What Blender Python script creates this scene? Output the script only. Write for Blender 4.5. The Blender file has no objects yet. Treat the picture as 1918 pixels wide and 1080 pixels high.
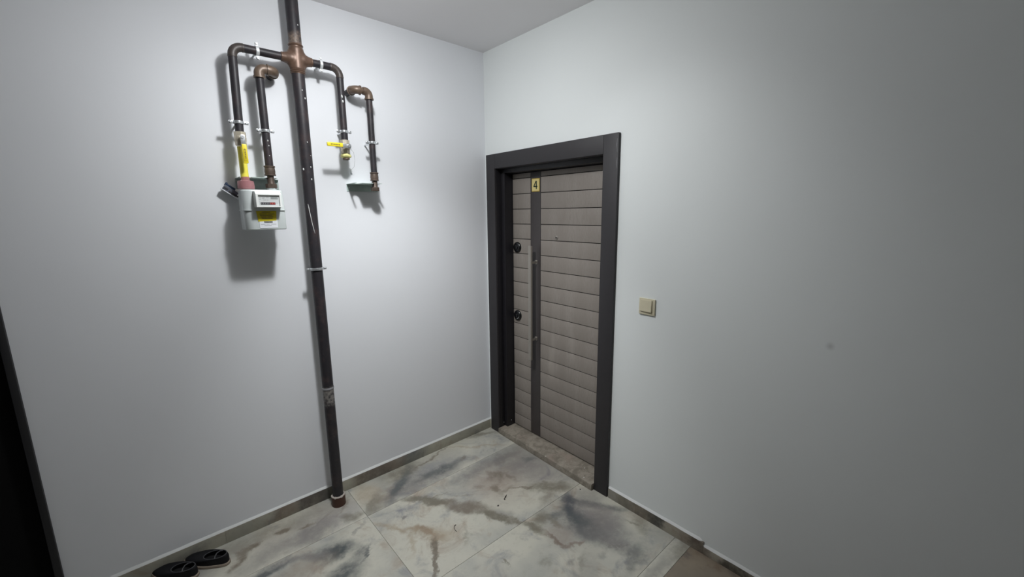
import bpy, bmesh, math, random
from mathutils import Vector, Matrix
random.seed(7)
PI = math.pi
C = bpy.context.scene.collection
SC = bpy.context.scene

# ------------------------------------------------------------------ camera
CAM = (-1.92029395, -2.44807717, 1.69797987)
RIGHT = (0.74809248, -0.66351887, -0.01001711)
UP = (0.12671789, 0.12801963, 0.983643)
FWD = (0.65138331, 0.73712528, -0.17985024)
cd = bpy.data.cameras.new('camera')
cam = bpy.data.objects.new('camera', cd)
C.objects.link(cam)
m = Matrix(((RIGHT[0], UP[0], -FWD[0], CAM[0]),
            (RIGHT[1], UP[1], -FWD[1], CAM[1]),
            (RIGHT[2], UP[2], -FWD[2], CAM[2]),
            (0, 0, 0, 1)))
cam.matrix_world = m
cd.sensor_width = 36.0
cd.sensor_fit = 'HORIZONTAL'
cd.lens = 777.43 / 1918.0 * 36.0
cd.clip_start = 0.02
SC.camera = cam

# ------------------------------------------------------------------ world, light, exposure
w = bpy.data.worlds.new('world')
SC.world = w
w.use_nodes = True
w.node_tree.nodes['Background'].inputs['Color'].default_value = (0.5, 0.55, 0.6, 1)
w.node_tree.nodes['Background'].inputs['Strength'].default_value = 0.05
LAMP = (-1.235, -0.90, 2.635)      # the ceiling bulb of the landing
def lamp_light(name, kind, energy, aim=None, cone=None, size=0.033):
    # the bulb, plus unseen spots added at its place to brighten walls and corner
    d = bpy.data.lights.new(name, kind); d.energy = energy; d.shadow_soft_size = size
    d.color = (0.97, 0.99, 1.0)
    o = bpy.data.objects.new(name, d); C.objects.link(o); o.location = LAMP
    if aim:
        d.spot_size = math.radians(cone); d.spot_blend = 1.0
        o.rotation_euler = (Vector(aim) - Vector(LAMP)).to_track_quat('-Z', 'Y').to_euler()
    return o
lamp_light('bulb_glow', 'POINT', 15.0)
lamp_light('added_spot_wide', 'SPOT', 17.0, (-0.6, -0.4, 1.2), 160)
lamp_light('added_spot_wide_soft', 'SPOT', 17.0, (-0.6, -0.4, 1.2), 160, 0.10)
lamp_light('added_spot_left', 'SPOT', 14.0, (-2.1, 0.0, 1.6), 90, 0.08)
lamp_light('added_spot_right', 'SPOT', 13.0, (0.0, -1.4, 1.6), 60)
lamp_light('added_spot_narrow', 'SPOT', 30.0, (-0.5, -0.3, 0.3), 80)
lamp_light('added_spot_narrow_soft', 'SPOT', 56.0, (-0.5, -0.3, 0.3), 80, 0.105)
BULB_STRENGTH = 8.0
SC.view_settings.view_transform = 'Standard'
SC.view_settings.look = 'None'
SC.view_settings.gamma = 1.0
SC.view_settings.use_curve_mapping = False
SC.view_settings.exposure = 0.0
try:
    SC.cycles.max_bounces = 10
    SC.cycles.diffuse_bounces = 6
except Exception:
    pass

# ------------------------------------------------------------------ materials
def nodes(name):
    mt = bpy.data.materials.new(name)
    mt.use_nodes = True
    nt = mt.node_tree
    return mt, nt, nt.nodes['Principled BSDF']

def setin(node, key, val):
    if key in node.inputs:
        node.inputs[key].default_value = val

def mixc(nt, fac, a, b):
    n = nt.nodes.new('ShaderNodeMix')
    n.data_type = 'RGBA'
    for sock, v in ((n.inputs[0], fac), (n.inputs[6], a), (n.inputs[7], b)):
        if isinstance(v, (int, float)):
            sock.default_value = v
        elif isinstance(v, tuple):
            sock.default_value = (*v, 1) if len(v) == 3 else v
        else:
            nt.links.new(v, sock)
    return n.outputs[2]

def noise(nt, vec, scale, detail=3, rough=0.5, dist=0.0, out='Fac'):
    n = nt.nodes.new('ShaderNodeTexNoise')
    n.inputs['Scale'].default_value = scale
    n.inputs['Detail'].default_value = detail
    n.inputs['Roughness'].default_value = rough
    n.inputs['Distortion'].default_value = dist
    if vec is not None:
        nt.links.new(vec, n.inputs['Vector'])
    return n.outputs[out]

def ramp(nt, fac, lo, hi, smooth=True):
    n = nt.nodes.new('ShaderNodeMapRange')
    n.interpolation_type = 'SMOOTHSTEP' if smooth else 'LINEAR'
    nt.links.new(fac, n.inputs['Value'])
    n.inputs['From Min'].default_value = lo
    n.inputs['From Max'].default_value = hi
    return n.outputs[0]

def coords(nt, kind='Object', scale=None, loc=None):
    tc = nt.nodes.new('ShaderNodeTexCoord')
    o = tc.outputs[kind]
    if scale or loc:
        mp = nt.nodes.new('ShaderNodeMapping')
        if scale: mp.inputs['Scale'].default_value = scale
        if loc: mp.inputs['Location'].default_value = loc
        nt.links.new(o, mp.inputs['Vector'])
        o = mp.outputs[0]
    return o

def bump(nt, bsdf, height, strength=0.2, dist=0.002):
    b = nt.nodes.new('ShaderNodeBump')
    b.inputs['Strength'].default_value = strength
    b.inputs['Distance'].default_value = dist
    nt.links.new(height, b.inputs['Height'])
    nt.links.new(b.outputs[0], bsdf.inputs['Normal'])

def simple(name, col, rough=0.5, metal=0.0, var=0.0, vscale=20, bmp=0.0, bscale=200, spec=None, coat=0.0, trans=0.0, alpha=None):
    mt, nt, b = nodes(name)
    b.inputs['Roughness'].default_value = rough
    b.inputs['Metallic'].default_value = metal
    if spec is not None: setin(b, 'Specular IOR Level', spec)
    setin(b, 'Coat Weight', coat)
    setin(b, 'Transmission Weight', trans)
    b.inputs['Base Color'].default_value = (*col, 1)
    v = coords(nt)
    if var:
        n = noise(nt, v, vscale, 4, 0.6)
        nt.links.new(mixc(nt, n, tuple(c * (1 - var) for c in col), tuple(min(1, c * (1 + var)) for c in col)), b.inputs['Base Color'])
    if bmp:
        bump(nt, b, noise(nt, v, bscale, 3), bmp, 0.001)
    return mt

def wall_material(name, col, smudge=None):
    mt, nt, b = nodes(name)
    v = coords(nt)
    n = noise(nt, v, 1.3, 2)
    c = mixc(nt, n, tuple(x * 0.975 for x in col), tuple(min(1, x * 1.02) for x in col))
    if smudge:
        mp = nt.nodes.new('ShaderNodeMapping'); mp.vector_type = 'TEXTURE'
        mp.inputs['Location'].default_value = smudge
        mp.inputs['Scale'].default_value = (0.05, 0.02, 0.022)
        nt.links.new(v, mp.inputs['Vector'])
        ln = nt.nodes.new('ShaderNodeVectorMath'); ln.operation = 'LENGTH'
        nt.links.new(mp.outputs[0], ln.inputs[0])
        f = ramp(nt, ln.outputs['Value'], 1.0, 0.0)
        mu = nt.nodes.new('ShaderNodeMath'); mu.operation = 'MULTIPLY'; mu.inputs[1].default_value = 0.35
        nt.links.new(f, mu.inputs[0])
        c = mixc(nt, mu.outputs[0], c, (0.25, 0.25, 0.24))
    nt.links.new(c, b.inputs['Base Color'])
    b.inputs['Roughness'].default_value = 0.55
    setin(b, 'Specular IOR Level', 0.35)
    h1 = noise(nt, v, 5.0, 2)
    h2 = noise(nt, v, 160.0, 2)
    mm = nt.nodes.new('ShaderNodeMath'); mm.operation = 'MULTIPLY_ADD'
    nt.links.new(h2, mm.inputs[0]); mm.inputs[1].default_value = 0.05
    nt.links.new(h1, mm.inputs[2])
    bump(nt, b, mm.outputs[0], 0.35, 0.006)
    return mt

M = {}
M['wall'] = wall_material('wall_paint', (0.795, 0.81, 0.84))
M['wall_right'] = wall_material('wall_paint_right', (0.79, 0.82, 0.815), smudge=(0, -2.113, 1.182))
M['wall_far'] = wall_material('bounce_cut_paint', (0.36, 0.37, 0.37))  # unseen walls, darkened so less light bounces to the edges of the view
M['ceiling'] = wall_material('ceiling_paint', (0.80, 0.785, 0.795))
M['casing'] = simple('charcoal_lacquer', (0.027, 0.0248, 0.0275), 0.58, var=0.12, vscale=30, bmp=0.05)
M['jamb'] = simple('black_steel_frame', (0.012, 0.011, 0.014), 0.45, var=0.2)
M['groove'] = simple('dark_groove', (0.012, 0.010, 0.009), 0.8)
M['black'] = simple('black_paint', (0.004, 0.004, 0.0045), 0.75, spec=0.15)
M['stain_black'] = simple('charcoal_edge', (0.016, 0.016, 0.018), 0.6)
M['galv'] = simple('galvanised_steel', (0.46, 0.55, 0.52), 0.45, 0.1, var=0.25, vscale=45)
M['chrome'] = simple('brushed_chrome', (0.36, 0.335, 0.30), 0.4, 0.6, var=0.08, vscale=90)
M['zinc'] = simple('zinc_plated', (0.72, 0.74, 0.76), 0.3, 0.85, var=0.15, vscale=120)
M['white_clamp'] = simple('paint_splashed_clamp', (0.74, 0.76, 0.77), 0.4, 0.3, var=0.25, vscale=80)
M['rubber'] = simple('black_rubber', (0.015, 0.015, 0.016), 0.8)
M['brass'] = simple('nickel_plated_brass', (0.62, 0.56, 0.45), 0.35, 0.5, var=0.15, vscale=70)
M['bronze'] = simple('dull_brass_fitting', (0.145, 0.102, 0.074), 0.42, 0.25, var=0.5, vscale=60, bmp=0.3)
M['oldiron'] = simple('aged_iron_fitting', (0.105, 0.078, 0.062), 0.45, 0.3, var=0.5, vscale=60, bmp=0.3)
M['yellow'] = simple('yellow_plastic', (0.80, 0.66, 0.03), 0.4, var=0.05)
M['hose'] = simple('yellow_hose_sleeve', (0.86, 0.76, 0.10), 0.45, var=0.06, vscale=30)
M['pale_yellow'] = simple('pale_yellow_sealant', (0.80, 0.76, 0.30), 0.5, var=0.1)
M['leverdeep'] = simple('lever_recess', (0.62, 0.50, 0.02), 0.45)
M['printed'] = simple('brown_print', (0.20, 0.15, 0.02), 0.6)
M['pink'] = simple('pink_clear_plastic', (0.70, 0.34, 0.36), 0.2, trans=0.55, var=0.12, vscale=60)
M['meter'] = simple('meter_enamel', (0.60, 0.645, 0.64), 0.33, var=0.03, coat=0.2)
M['meter_white'] = simple('meter_index_plastic', (0.80, 0.82, 0.80), 0.35)
M['dial'] = simple('index_plate', (0.60, 0.62, 0.62), 0.4)
M['lcd'] = simple('index_display', (0.33, 0.36, 0.35), 0.25, coat=0.5)
M['ink'] = simple('ink', (0.04, 0.04, 0.045), 0.6)
M['grey_ink'] = simple('grey_ink', (0.25, 0.25, 0.26), 0.6)
M['redroll'] = simple('red_counter', (0.20, 0.03, 0.03), 0.5)
M['sticker'] = simple('yellow_sticker', (0.62, 0.52, 0.02), 0.45, var=0.1, vscale=60)
M['label'] = simple('white_label', (0.78, 0.80, 0.84), 0.45)
M['blue'] = simple('blue_plastic', (0.02, 0.04, 0.085), 0.4, var=0.2)
M['greyplastic'] = simple('grey_plastic', (0.10, 0.11, 0.14), 0.4, var=0.15)
M['redwax'] = simple('red_seal', (0.65, 0.16, 0.13), 0.4)
M['cream'] = simple('cream_plastic', (0.62, 0.57, 0.42), 0.35, var=0.02)
M['gold'] = simple('gold_plate', (0.62, 0.45, 0.10), 0.35, 0.35, var=0.1)
M['goldpale'] = simple('pale_yellow_plate', (0.72, 0.60, 0.25), 0.4)
M['numeral'] = simple('numeral_ink', (0.015, 0.03, 0.012), 0.5)
M['lockblack'] = simple('gloss_black_lock', (0.006, 0.006, 0.007), 0.3, coat=0.0)
M['shoe'] = simple('black_shoe_fabric', (0.007, 0.007, 0.009), 0.65, spec=0.25, var=0.3, vscale=40)
M['shoe_in'] = simple('shoe_lining', (0.004, 0.004, 0.005), 0.9)
M['piping'] = simple('grey_trim', (0.06, 0.06, 0.065), 0.5)
M['sole'] = simple('tan_rubber_sole', (0.30, 0.25, 0.20), 0.6, var=0.15)
M['debris'] = simple('dark_crumb', (0.03, 0.027, 0.025), 0.9)
M['chip'] = simple('plaster_chip', (0.75, 0.74, 0.70), 0.8)
M['grout'] = simple('grey_grout', (0.26, 0.25, 0.22), 0.9, var=0.2, vscale=60)
M['caulk'] = simple('white_grout', (0.66, 0.67, 0.66), 0.7, var=0.06, vscale=50)
M['rim'] = simple('plaster_rim_dust', (0.42, 0.38, 0.34), 0.9, var=0.3, vscale=80)
M['lampbody'] = simple('white_lampholder', (0.75, 0.75, 0.74), 0.4)

def pipe_material(name, rust_bands=(), paint=(), base=(0.024, 0.022, 0.026)):
    """black painted steel; rusty and plaster-splashed bands at given heights (object z)"""
    mt, nt, b = nodes(name)
    v = coords(nt)
    n1 = noise(nt, v, 14, 5, 0.65)
    c = mixc(nt, ramp(nt, n1, 0.45, 0.8), base, (0.060, 0.040, 0.040))
    n2 = noise(nt, coords(nt, scale=(1, 1, 0.35)), 60, 4, 0.7)
    c = mixc(nt, ramp(nt, n2, 0.55, 0.95), c, (0.08, 0.075, 0.078))
    sep = nt.nodes.new('ShaderNodeSeparateXYZ'); nt.links.new(v, sep.inputs[0])
    wob = noise(nt, v, 30, 3, 0.6)
    zz = nt.nodes.new('ShaderNodeMath'); zz.operation = 'MULTIPLY_ADD'
    nt.links.new(wob, zz.inputs[0]); zz.inputs[1].default_value = 0.05
    nt.links.new(sep.outputs[2], zz.inputs[2])
    for (z, hw, soft, col, amt) in list(rust_bands) + list(paint):
        d = nt.nodes.new('ShaderNodeMath'); d.operation = 'SUBTRACT'
        nt.links.new(zz.outputs[0], d.inputs[0]); d.inputs[1].default_value = z + 0.025
        a = nt.nodes.new('ShaderNodeMath'); a.operation = 'ABSOLUTE'; nt.links.new(d.outputs[0], a.inputs[0])
        f = ramp(nt, a.outputs[0], hw + soft, hw)
        mu = nt.nodes.new('ShaderNodeMath'); mu.operation = 'MULTIPLY'; mu.inputs[1].default_value = amt
        nt.links.new(f, mu.inputs[0])
        g = mu.outputs[0]
        if amt > 0.9:
            pass
        nn = noise(nt, v, 55, 4, 0.7)
        m2 = nt.nodes.new('ShaderNodeMath'); m2.operation = 'MULTIPLY'
        nt.links.new(g, m2.inputs[0]); nt.links.new(ramp(nt, nn, 0.30, 0.62), m2.inputs[1])
        c = mixc(nt, m2.outputs[0], c, col)
    nt.links.new(c, b.inputs['Base Color'])
    b.inputs['Roughness'].default_value = 0.48
    setin(b, 'Specular IOR Level', 0.4)
    bump(nt, b, n2, 0.25, 0.0015)
    return mt

RUST = (0.135, 0.082, 0.058)
M['riser'] = pipe_material('riser_pipe_steel', rust_bands=((2.535, 0.012, 0.03, (0.24, 0.18, 0.14), 0.8),),
                           paint=((0.69, 0.035, 0.03, (0.30, 0.28, 0.26), 0.75),))
M['pipe'] = pipe_material('black_pipe_steel')
M['rust'] = simple('rusty_weld_fitting', RUST, 0.42, 0.3, var=0.45, vscale=35, bmp=0.4, bscale=120)
M['bendmat'] = simple('brown_black_bend', (0.062, 0.050, 0.045), 0.45, 0.1, var=0.45, vscale=30, bmp=0.2)
M['sleeve'] = simple('brown_pvc_sleeve', (0.070, 0.028, 0.016), 0.55, var=0.3)

# wood grained door laminate
def laminate():
    mt, nt, b = nodes('grey_brown_laminate')
    v = coords(nt, scale=(1, 6.0, 0.9))
    v2 = coords(nt, scale=(1, 1, 0.25))
    n1 = noise(nt, v, 2.2, 3, 0.5)
    n2 = noise(nt, v, 38, 4, 0.7)
    n3 = noise(nt, v2, 5, 3, 0.55)
    c = mixc(nt, ramp(nt, n1, 0.3, 0.75), (0.250, 0.222, 0.197), (0.290, 0.260, 0.232))
    c = mixc(nt, ramp(nt, n2, 0.35, 0.75), c, (0.236, 0.208, 0.184))
    c = mixc(nt, ramp(nt, n3, 0.62, 0.8), c, (0.335, 0.300, 0.266))
    nt.links.new(c, b.inputs['Base Color'])
    b.inputs['Roughness'].default_value = 0.55
    bump(nt, b, n2, 0.15, 0.001)
    return mt
M['laminate'] = laminate()
M['strip'] = simple('dark_door_strip', (0.050, 0.043, 0.043), 0.4, var=0.15, vscale=25)

# marble tiles -----------------------------------------------------
def marble(name, blots, base=(0.555, 0.54, 0.465), seed=0.0, gain=1.0, rough=0.28):
    """blots: (x, y, rx, ry, angle_deg, strength, softness, colour) in floor metres, veining of the print"""
    mt, nt, b = nodes(name)
    v = coords(nt)
    off = nt.nodes.new('ShaderNodeMapping'); off.inputs['Location'].default_value = (seed * 3.1, seed * 1.7, seed)
    nt.links.new(v, off.inputs['Vector']); vs = off.outputs[0]
    # warp
    wn = noise(nt, vs, 5.5, 5, 0.62, out='Color')
    sub = nt.nodes.new('ShaderNodeVectorMath'); sub.operation = 'SUBTRACT'
    nt.links.new(wn, sub.inputs[0]); sub.inputs[1].default_value = (0.5, 0.5, 0.5)
    sc = nt.nodes.new('ShaderNodeVectorMath'); sc.operation = 'SCALE'
    nt.links.new(sub.outputs[0], sc.inputs[0]); sc.inputs['Scale'].default_value = 0.17
    wn2 = noise(nt, vs, 26, 5, 0.68, out='Color')
    sub2 = nt.nodes.new('ShaderNodeVectorMath'); sub2.operation = 'SUBTRACT'
    nt.links.new(wn2, sub2.inputs[0]); sub2.inputs[1].default_value = (0.5, 0.5, 0.5)
    sc2 = nt.nodes.new('ShaderNodeVectorMath'); sc2.operation = 'SCALE'
    nt.links.new(sub2.outputs[0], sc2.inputs[0]); sc2.inputs['Scale'].default_value = 0.055
    ad = nt.nodes.new('ShaderNodeVectorMath'); ad.operation = 'ADD'
    nt.links.new(v, ad.inputs[0]); nt.links.new(sc.outputs[0], ad.inputs[1])
    ad2 = nt.nodes.new('ShaderNodeVectorMath'); ad2.operation = 'ADD'
    nt.links.new(ad.outputs[0], ad2.inputs[0]); nt.links.new(sc2.outputs[0], ad2.inputs[1])
    wv = ad2.outputs[0]
    # background clouds
    c = mixc(nt, ramp(nt, noise(nt, vs, 3.2, 4, 0.55), 0.42, 0.72), base, (base[0] * 0.78, base[1] * 0.80, base[2] * 0.84))
    warm = ramp(nt, noise(nt, vs, 5.0, 7, 0.66, 0.9), 0.52, 0.76)
    c = mixc(nt, warm, c, (base[0] * 0.66, base[1] * 0.56, base[2] * 0.52))
    grey = ramp(nt, noise(nt, coords(nt, loc=(seed * 2.3 + 5, seed, 3)), 4.2, 7, 0.66, 0.6), 0.52, 0.74)
    c = mixc(nt, grey, c, (base[0] * 0.45, base[1] * 0.47, base[2] * 0.58))
    mot = noise(nt, vs, 22, 6, 0.7)
    c = mixc(nt, ramp(nt, mot, 0.50, 0.9), c, tuple(x * 0.66 for x in base))
    fine = ramp(nt, noise(nt, vs, 17, 6, 0.7), 0.28, 0.58)
    for (x, y, rx, ry, ang, st, soft, col) in blots:
        mp = nt.nodes.new('ShaderNodeMapping'); mp.vector_type = 'TEXTURE'
        mp.inputs['Location'].default_value = (x, y, 0)
        mp.inputs['Rotation'].default_value = (0, 0, math.radians(ang))
        mp.inputs['Scale'].default_value = (rx, ry, 10)
        nt.links.new(wv, mp.inputs['Vector'])
        ln = nt.nodes.new('ShaderNodeVectorMath'); ln.operation = 'LENGTH'
        nt.links.new(mp.outputs[0], ln.inputs[0])
        f = ramp(nt, ln.outputs['Value'], 1.0 + soft * 0.75, 1.0 - soft * 0.9)
        m1 = nt.nodes.new('ShaderNodeMath'); m1.operation = 'MULTIPLY'; m1.inputs[1].default_value = st * gain
        nt.links.new(f, m1.inputs[0])
        m2 = nt.nodes.new('ShaderNodeMath'); m2.operation = 'MULTIPLY'
        nt.links.new(m1.outputs[0], m2.inputs[0])
        ff = nt.nodes.new('ShaderNodeMath'); ff.operation = 'MULTIPLY_ADD'
        nt.links.new(fine, ff.inputs[0]); ff.inputs[1].default_value = 0.42; ff.inputs[2].default_value = 0.58
        nt.links.new(ff.outputs[0], m2.inputs[1])
        c = mixc(nt, m2.outputs[0], c, col)
    nt.links.new(c, b.inputs['Base Color'])
    b.inputs['Roughness'].default_value = rough
    setin(b, 'Specular IOR Level', 0.45)
    return mt

def vein(p, q, wd, st, soft, col):
    """a straight piece of veining from p to q as one elongated blot"""
    dx, dy = q[0] - p[0], q[1] - p[1]
    L = math.hypot(dx, dy)
    return ((p[0] + q[0]) / 2, (p[1] + q[1]) / 2, L / 2 + wd * 0.5, wd / 2, math.degrees(math.atan2(dy, dx)), st, soft, col)

DB = (0.095, 0.108, 0.112)     # dark blue grey
MG = (0.20, 0.19, 0.185)      # mid grey
PG = (0.27, 0.245, 0.235)     # pinkish grey
BR = (0.180, 0.152, 0.115)    # brown
TAN = (0.34, 0.26, 0.17)
OL = (0.190, 0.175, 0.135)      # olive brown
PK = (0.31, 0.25, 0.21)

B_row1_right = [
    (-0.78, -0.20, 0.30, 0.13, 12, 0.80, 0.9, MG), (-0.62, -0.15, 0.14, 0.06, 10, 0.5, 0.9, (0.30, 0.31, 0.32)), (-0.82, -0.07, 0.14, 0.06, 0, 0.75, 0.7, OL),
    vein((-0.98, -0.27), (-0.80, -0.10), 0.10, 0.9, 0.9, DB), vein((-0.74, -0.235), (-0.49, -0.22), 0.09, 0.85, 0.8, DB),
    vein((-0.72, -0.10), (-0.43, -0.02), 0.018, 0.8, 0.8, BR), vein((-0.43, -0.05), (-0.12, -0.27), 0.022, 0.55, 0.9, TAN),
    vein((-0.24, -0.01), (-0.03, -0.10), 0.05, 0.75, 0.7, OL), (-0.43, -0.215, 0.035, 0.02, 20, 0.6, 0.7, BR),
    (-1.07, -0.14, 0.07, 0.13, 10, 0.5, 0.8, TAN), vein((-1.12, -0.30), (-1.05, -0.20), 0.09, 0.7, 0.7, OL),
    (-0.60, -0.29, 0.25, 0.04, 5, 0.4, 0.9, MG)]
B_row1_left = [
    (-1.50, -0.20, 0.22, 0.09, 0, 0.45, 0.95, (0.33, 0.29, 0.26)), (-1.22, -0.22, 0.10, 0.09, 0, 0.5, 0.9, (0.36, 0.35, 0.35)), vein((-1.40, -0.20), (-1.30, -0.12), 0.02, 0.5, 0.8, BR),
    (-1.30, -0.14, 0.14, 0.12, 0, 0.55, 0.9, PG), (-1.43, -0.24, 0.11, 0.07, 30, 0.75, 0.8, MG),
    (-1.43, -0.145, 0.04, 0.018, 0, 0.9, 0.7, BR), (-1.56, -0.115, 0.035, 0.015, 10, 0.9, 0.7, BR),
    (-1.62, -0.08, 0.25, 0.06, 0, 0.55, 0.9, BR), (-1.69, -0.125, 0.035, 0.02, 0, 0.95, 0.6, BR),
    (-1.62, -0.24, 0.16, 0.06, 10, 0.5, 0.9, MG), vein((-1.78, -0.20), (-1.73, -0.13), 0.05, 0.9, 0.8, BR),
    (-2.0, -0.15, 0.12, 0.08, 0, 0.5, 0.9, MG), (-1.20, -0.27, 0.06, 0.05, 0, 0.8, 0.7, OL),
    vein((-1.25, -0.18), (-1.18, -0.10), 0.03, 0.6, 0.8, BR)]
B_row2_right = [
    (-0.42, -0.60, 0.20, 0.17, 0, 0.35, 0.95, (0.33, 0.26, 0.22)), (-0.40, -0.50, 0.02, 0.05, -30, 0.6, 0.8, BR), (-0.37, -0.56, 0.05, 0.02, 20, 0.55, 0.8, BR),
    (-0.52, -0.55, 0.03, 0.02, 0, 0.5, 0.8, BR), (-0.52, -0.42, 0.16, 0.07, 10, 0.5, 0.95, MG), (-0.20, -0.40, 0.16, 0.04, 0, 0.5, 0.9, (0.26, 0.22, 0.19)),
    vein((-0.86, -0.40), (-0.70, -0.46), 0.012, 0.5, 0.8, OL), vein((-0.70, -0.50), (-0.60, -0.56), 0.012, 0.4, 0.8, OL),
    (-0.70, -0.62, 0.05, 0.06, 0, 0.55, 0.9, MG), (-0.58, -0.84, 0.05, 0.05, 0, 0.6, 0.9, MG),
    (-0.15, -0.52, 0.20, 0.17, 0, 0.60, 0.9, MG), (-0.10, -0.54, 0.04, 0.03, 0, 0.9, 0.9, (0.07, 0.10, 0.10)),
    (-0.38, -0.38, 0.28, 0.05, 0, 0.60, 0.9, MG), (-0.13, -0.68, 0.13, 0.20, 10, 0.60, 0.9, PG),
    (-0.40, -0.56, 0.15, 0.12, 0, 0.45, 0.8, PK), (-0.36, -0.52, 0.035, 0.045, 20, 0.7, 0.7, BR),
    (-0.46, -0.62, 0.045, 0.025, 60, 0.7, 0.7, BR), (-0.42, -0.68, 0.06, 0.02, 0, 0.5, 0.8, BR), (-0.31, -0.60, 0.02, 0.05, 0, 0.5, 0.8, BR),
    vein((-0.92, -0.35), (-0.76, -0.52), 0.075, 0.95, 0.5, OL), vein((-0.78, -0.53), (-0.63, -0.74), 0.10, 0.90, 0.6, (0.195, 0.165, 0.13)),
    vein((-0.65, -0.74), (-0.55, -0.95), 0.06, 0.95, 0.6, OL),
    vein((-0.28, -0.76), (-0.14, -0.90), 0.09, 0.85, 0.7, OL), (-0.28, -0.90, 0.07, 0.035, 20, 0.6, 0.9, BR),
    vein((-0.38, -0.70), (-0.28, -0.76), 0.02, 0.7, 0.7, BR),
    vein((-1.15, -0.40), (-1.02, -0.58), 0.04, 0.55, 0.9, TAN), vein((-1.03, -0.58), (-0.93, -0.73), 0.06, 0.8, 0.8, (0.26, 0.18, 0.11)),
    vein((-0.94, -0.73), (-1.01, -0.83), 0.04, 0.95, 0.5, BR), vein((-1.00, -0.82), (-1.10, -0.93), 0.025, 0.9, 0.5, BR),
    (-0.90, -0.72, 0.08, 0.04, -50, 0.5, 0.9, TAN), vein((-1.03, -0.60), (-1.10, -0.73), 0.03, 0.5, 0.9, TAN),
    (-1.00, -0.47, 0.018, 0.014, 0, 0.8, 0.8, MG), vein((-0.86, -0.86), (-0.80, -0.78), 0.02, 0.4, 0.9, OL)]
B_row2_left = [
    (-1.38, -0.45, 0.10, 0.055, -20, 0.98, 0.8, (0.075, 0.09, 0.095)), (-1.30, -0.55, 0.04, 0.03, 0, 0.8, 0.9, DB),
    (-1.42, -0.62, 0.11, 0.07, 0, 0.98, 0.8, DB), vein((-1.62, -0.34), (-1.42, -0.42), 0.06, 0.7, 0.8, MG),
    (-1.68, -0.36, 0.10, 0.03, -5, 0.95, 0.8, DB), (-1.54, -0.46, 0.12, 0.05, 0, 0.55, 0.8, (0.28, 0.22, 0.17)),
    vein((-1.30, -0.60), (-1.25, -0.55), 0.02, 0.8, 0.8, DB), (-1.9, -0.5, 0.2, 0.1, 0, 0.7, 0.9, MG),
    vein((-1.19, -0.36), (-1.24, -0.40), 0.02, 0.6, 0.8, MG)]
B_row3 = [
    (-0.30, -1.14, 0.17, 0.20, 20, 0.5, 0.95, MG), (-0.10, -1.05, 0.08, 0.06, 0, 0.5, 0.9, MG), vein((-0.10, -1.34), (-0.06, -1.42), 0.02, 0.6, 0.8, OL),
    (-0.62, -1.20, 0.03, 0.02, 0, 0.45, 0.9, OL), (-0.50, -1.33, 0.04, 0.02, 30, 0.45, 0.9, OL), (-0.42, -1.38, 0.03, 0.02, 0, 0.45, 0.9, MG), vein((-0.34, -1.36), (-0.26, -1.44), 0.015, 0.5, 0.8, OL),
    vein((-0.20, -0.98), (-0.29, -1.12), 0.10, 0.98, 0.8, (0.075, 0.08, 0.10)), vein((-0.28, -1.10), (-0.32, -1.26), 0.13, 0.95, 0.9, DB),
    vein((-0.32, -1.25), (-0.27, -1.48), 0.08, 0.75, 0.9, MG), vein((-0.20, -1.02), (-0.03, -1.26), 0.07, 0.85, 0.9, DB),
    (-0.17, -1.20, 0.10, 0.13, 0, 0.75, 0.7, PG), (-0.24, -1.30, 0.10, 0.12, 0, 0.7, 0.9, MG),
    (-0.37, -1.03, 0.06, 0.03, -40, 0.7, 0.9, DB), vein((-0.48, -1.01), (-0.42, -0.97), 0.09, 0.8, 0.8, OL),
    vein((-0.56, -0.95), (-0.52, -1.08), 0.06, 0.9, 0.7, OL), vein((-0.40, -1.03), (-0.39, -1.12), 0.035, 0.7, 0.8, OL),
    (-0.44, -1.15, 0.07, 0.07, 0, 0.45, 0.8, PK),
    vein((-0.49, -1.11), (-0.485, -1.22), 0.035, 0.85, 0.7, (0.20, 0.155, 0.125)), vein((-0.48, -1.22), (-0.40, -1.25), 0.03, 0.8, 0.7, (0.215, 0.165, 0.135)),
    vein((-0.785, -1.08), (-0.775, -1.13), 0.012, 0.8, 0.7, OL), (-0.54, -1.28, 0.025, 0.018, 0, 0.6, 0.9, MG),
    (-0.55, -1.40, 0.12, 0.06, 30, 0.35, 0.9, MG), (-0.05, -1.42, 0.08, 0.04, 30, 0.5, 0.9, OL), (-0.27, -1.50, 0.10, 0.035, 10, 0.55, 0.9, DB)]
B_row4 = [(-0.30, -1.60, 0.20, 0.03, 0, 0.5, 0.9, MG), (-0.05, -1.62, 0.1, 0.03, 0, 0.6, 0.9, OL)]
M['tile_1r'] = marble('marble_tile_print_wall', B_row1_right, seed=1)
M['tile_1l'] = marble('marble_tile_print_wall_left', B_row1_left, seed=2)
M['tile_2r'] = marble('marble_tile_print_centre', B_row2_right, seed=3)
M['tile_2l'] = marble('marble_tile_print_left', B_row2_left, seed=4)
M['tile_3'] = marble('marble_tile_print_door', B_row3, seed=5)
M['tile_4'] = marble('marble_tile_print_cut', B_row4, seed=6)
M['tile_x'] = marble('marble_tile_print_spare', [(-1.9, -1.2, 0.3, 0.15, 20, 0.7, 0.9, MG)], seed=9)
M['slab'] = marble('brown_stone_slab', [], base=(0.27, 0.225, 0.170), seed=8, rough=0.4)
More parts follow.
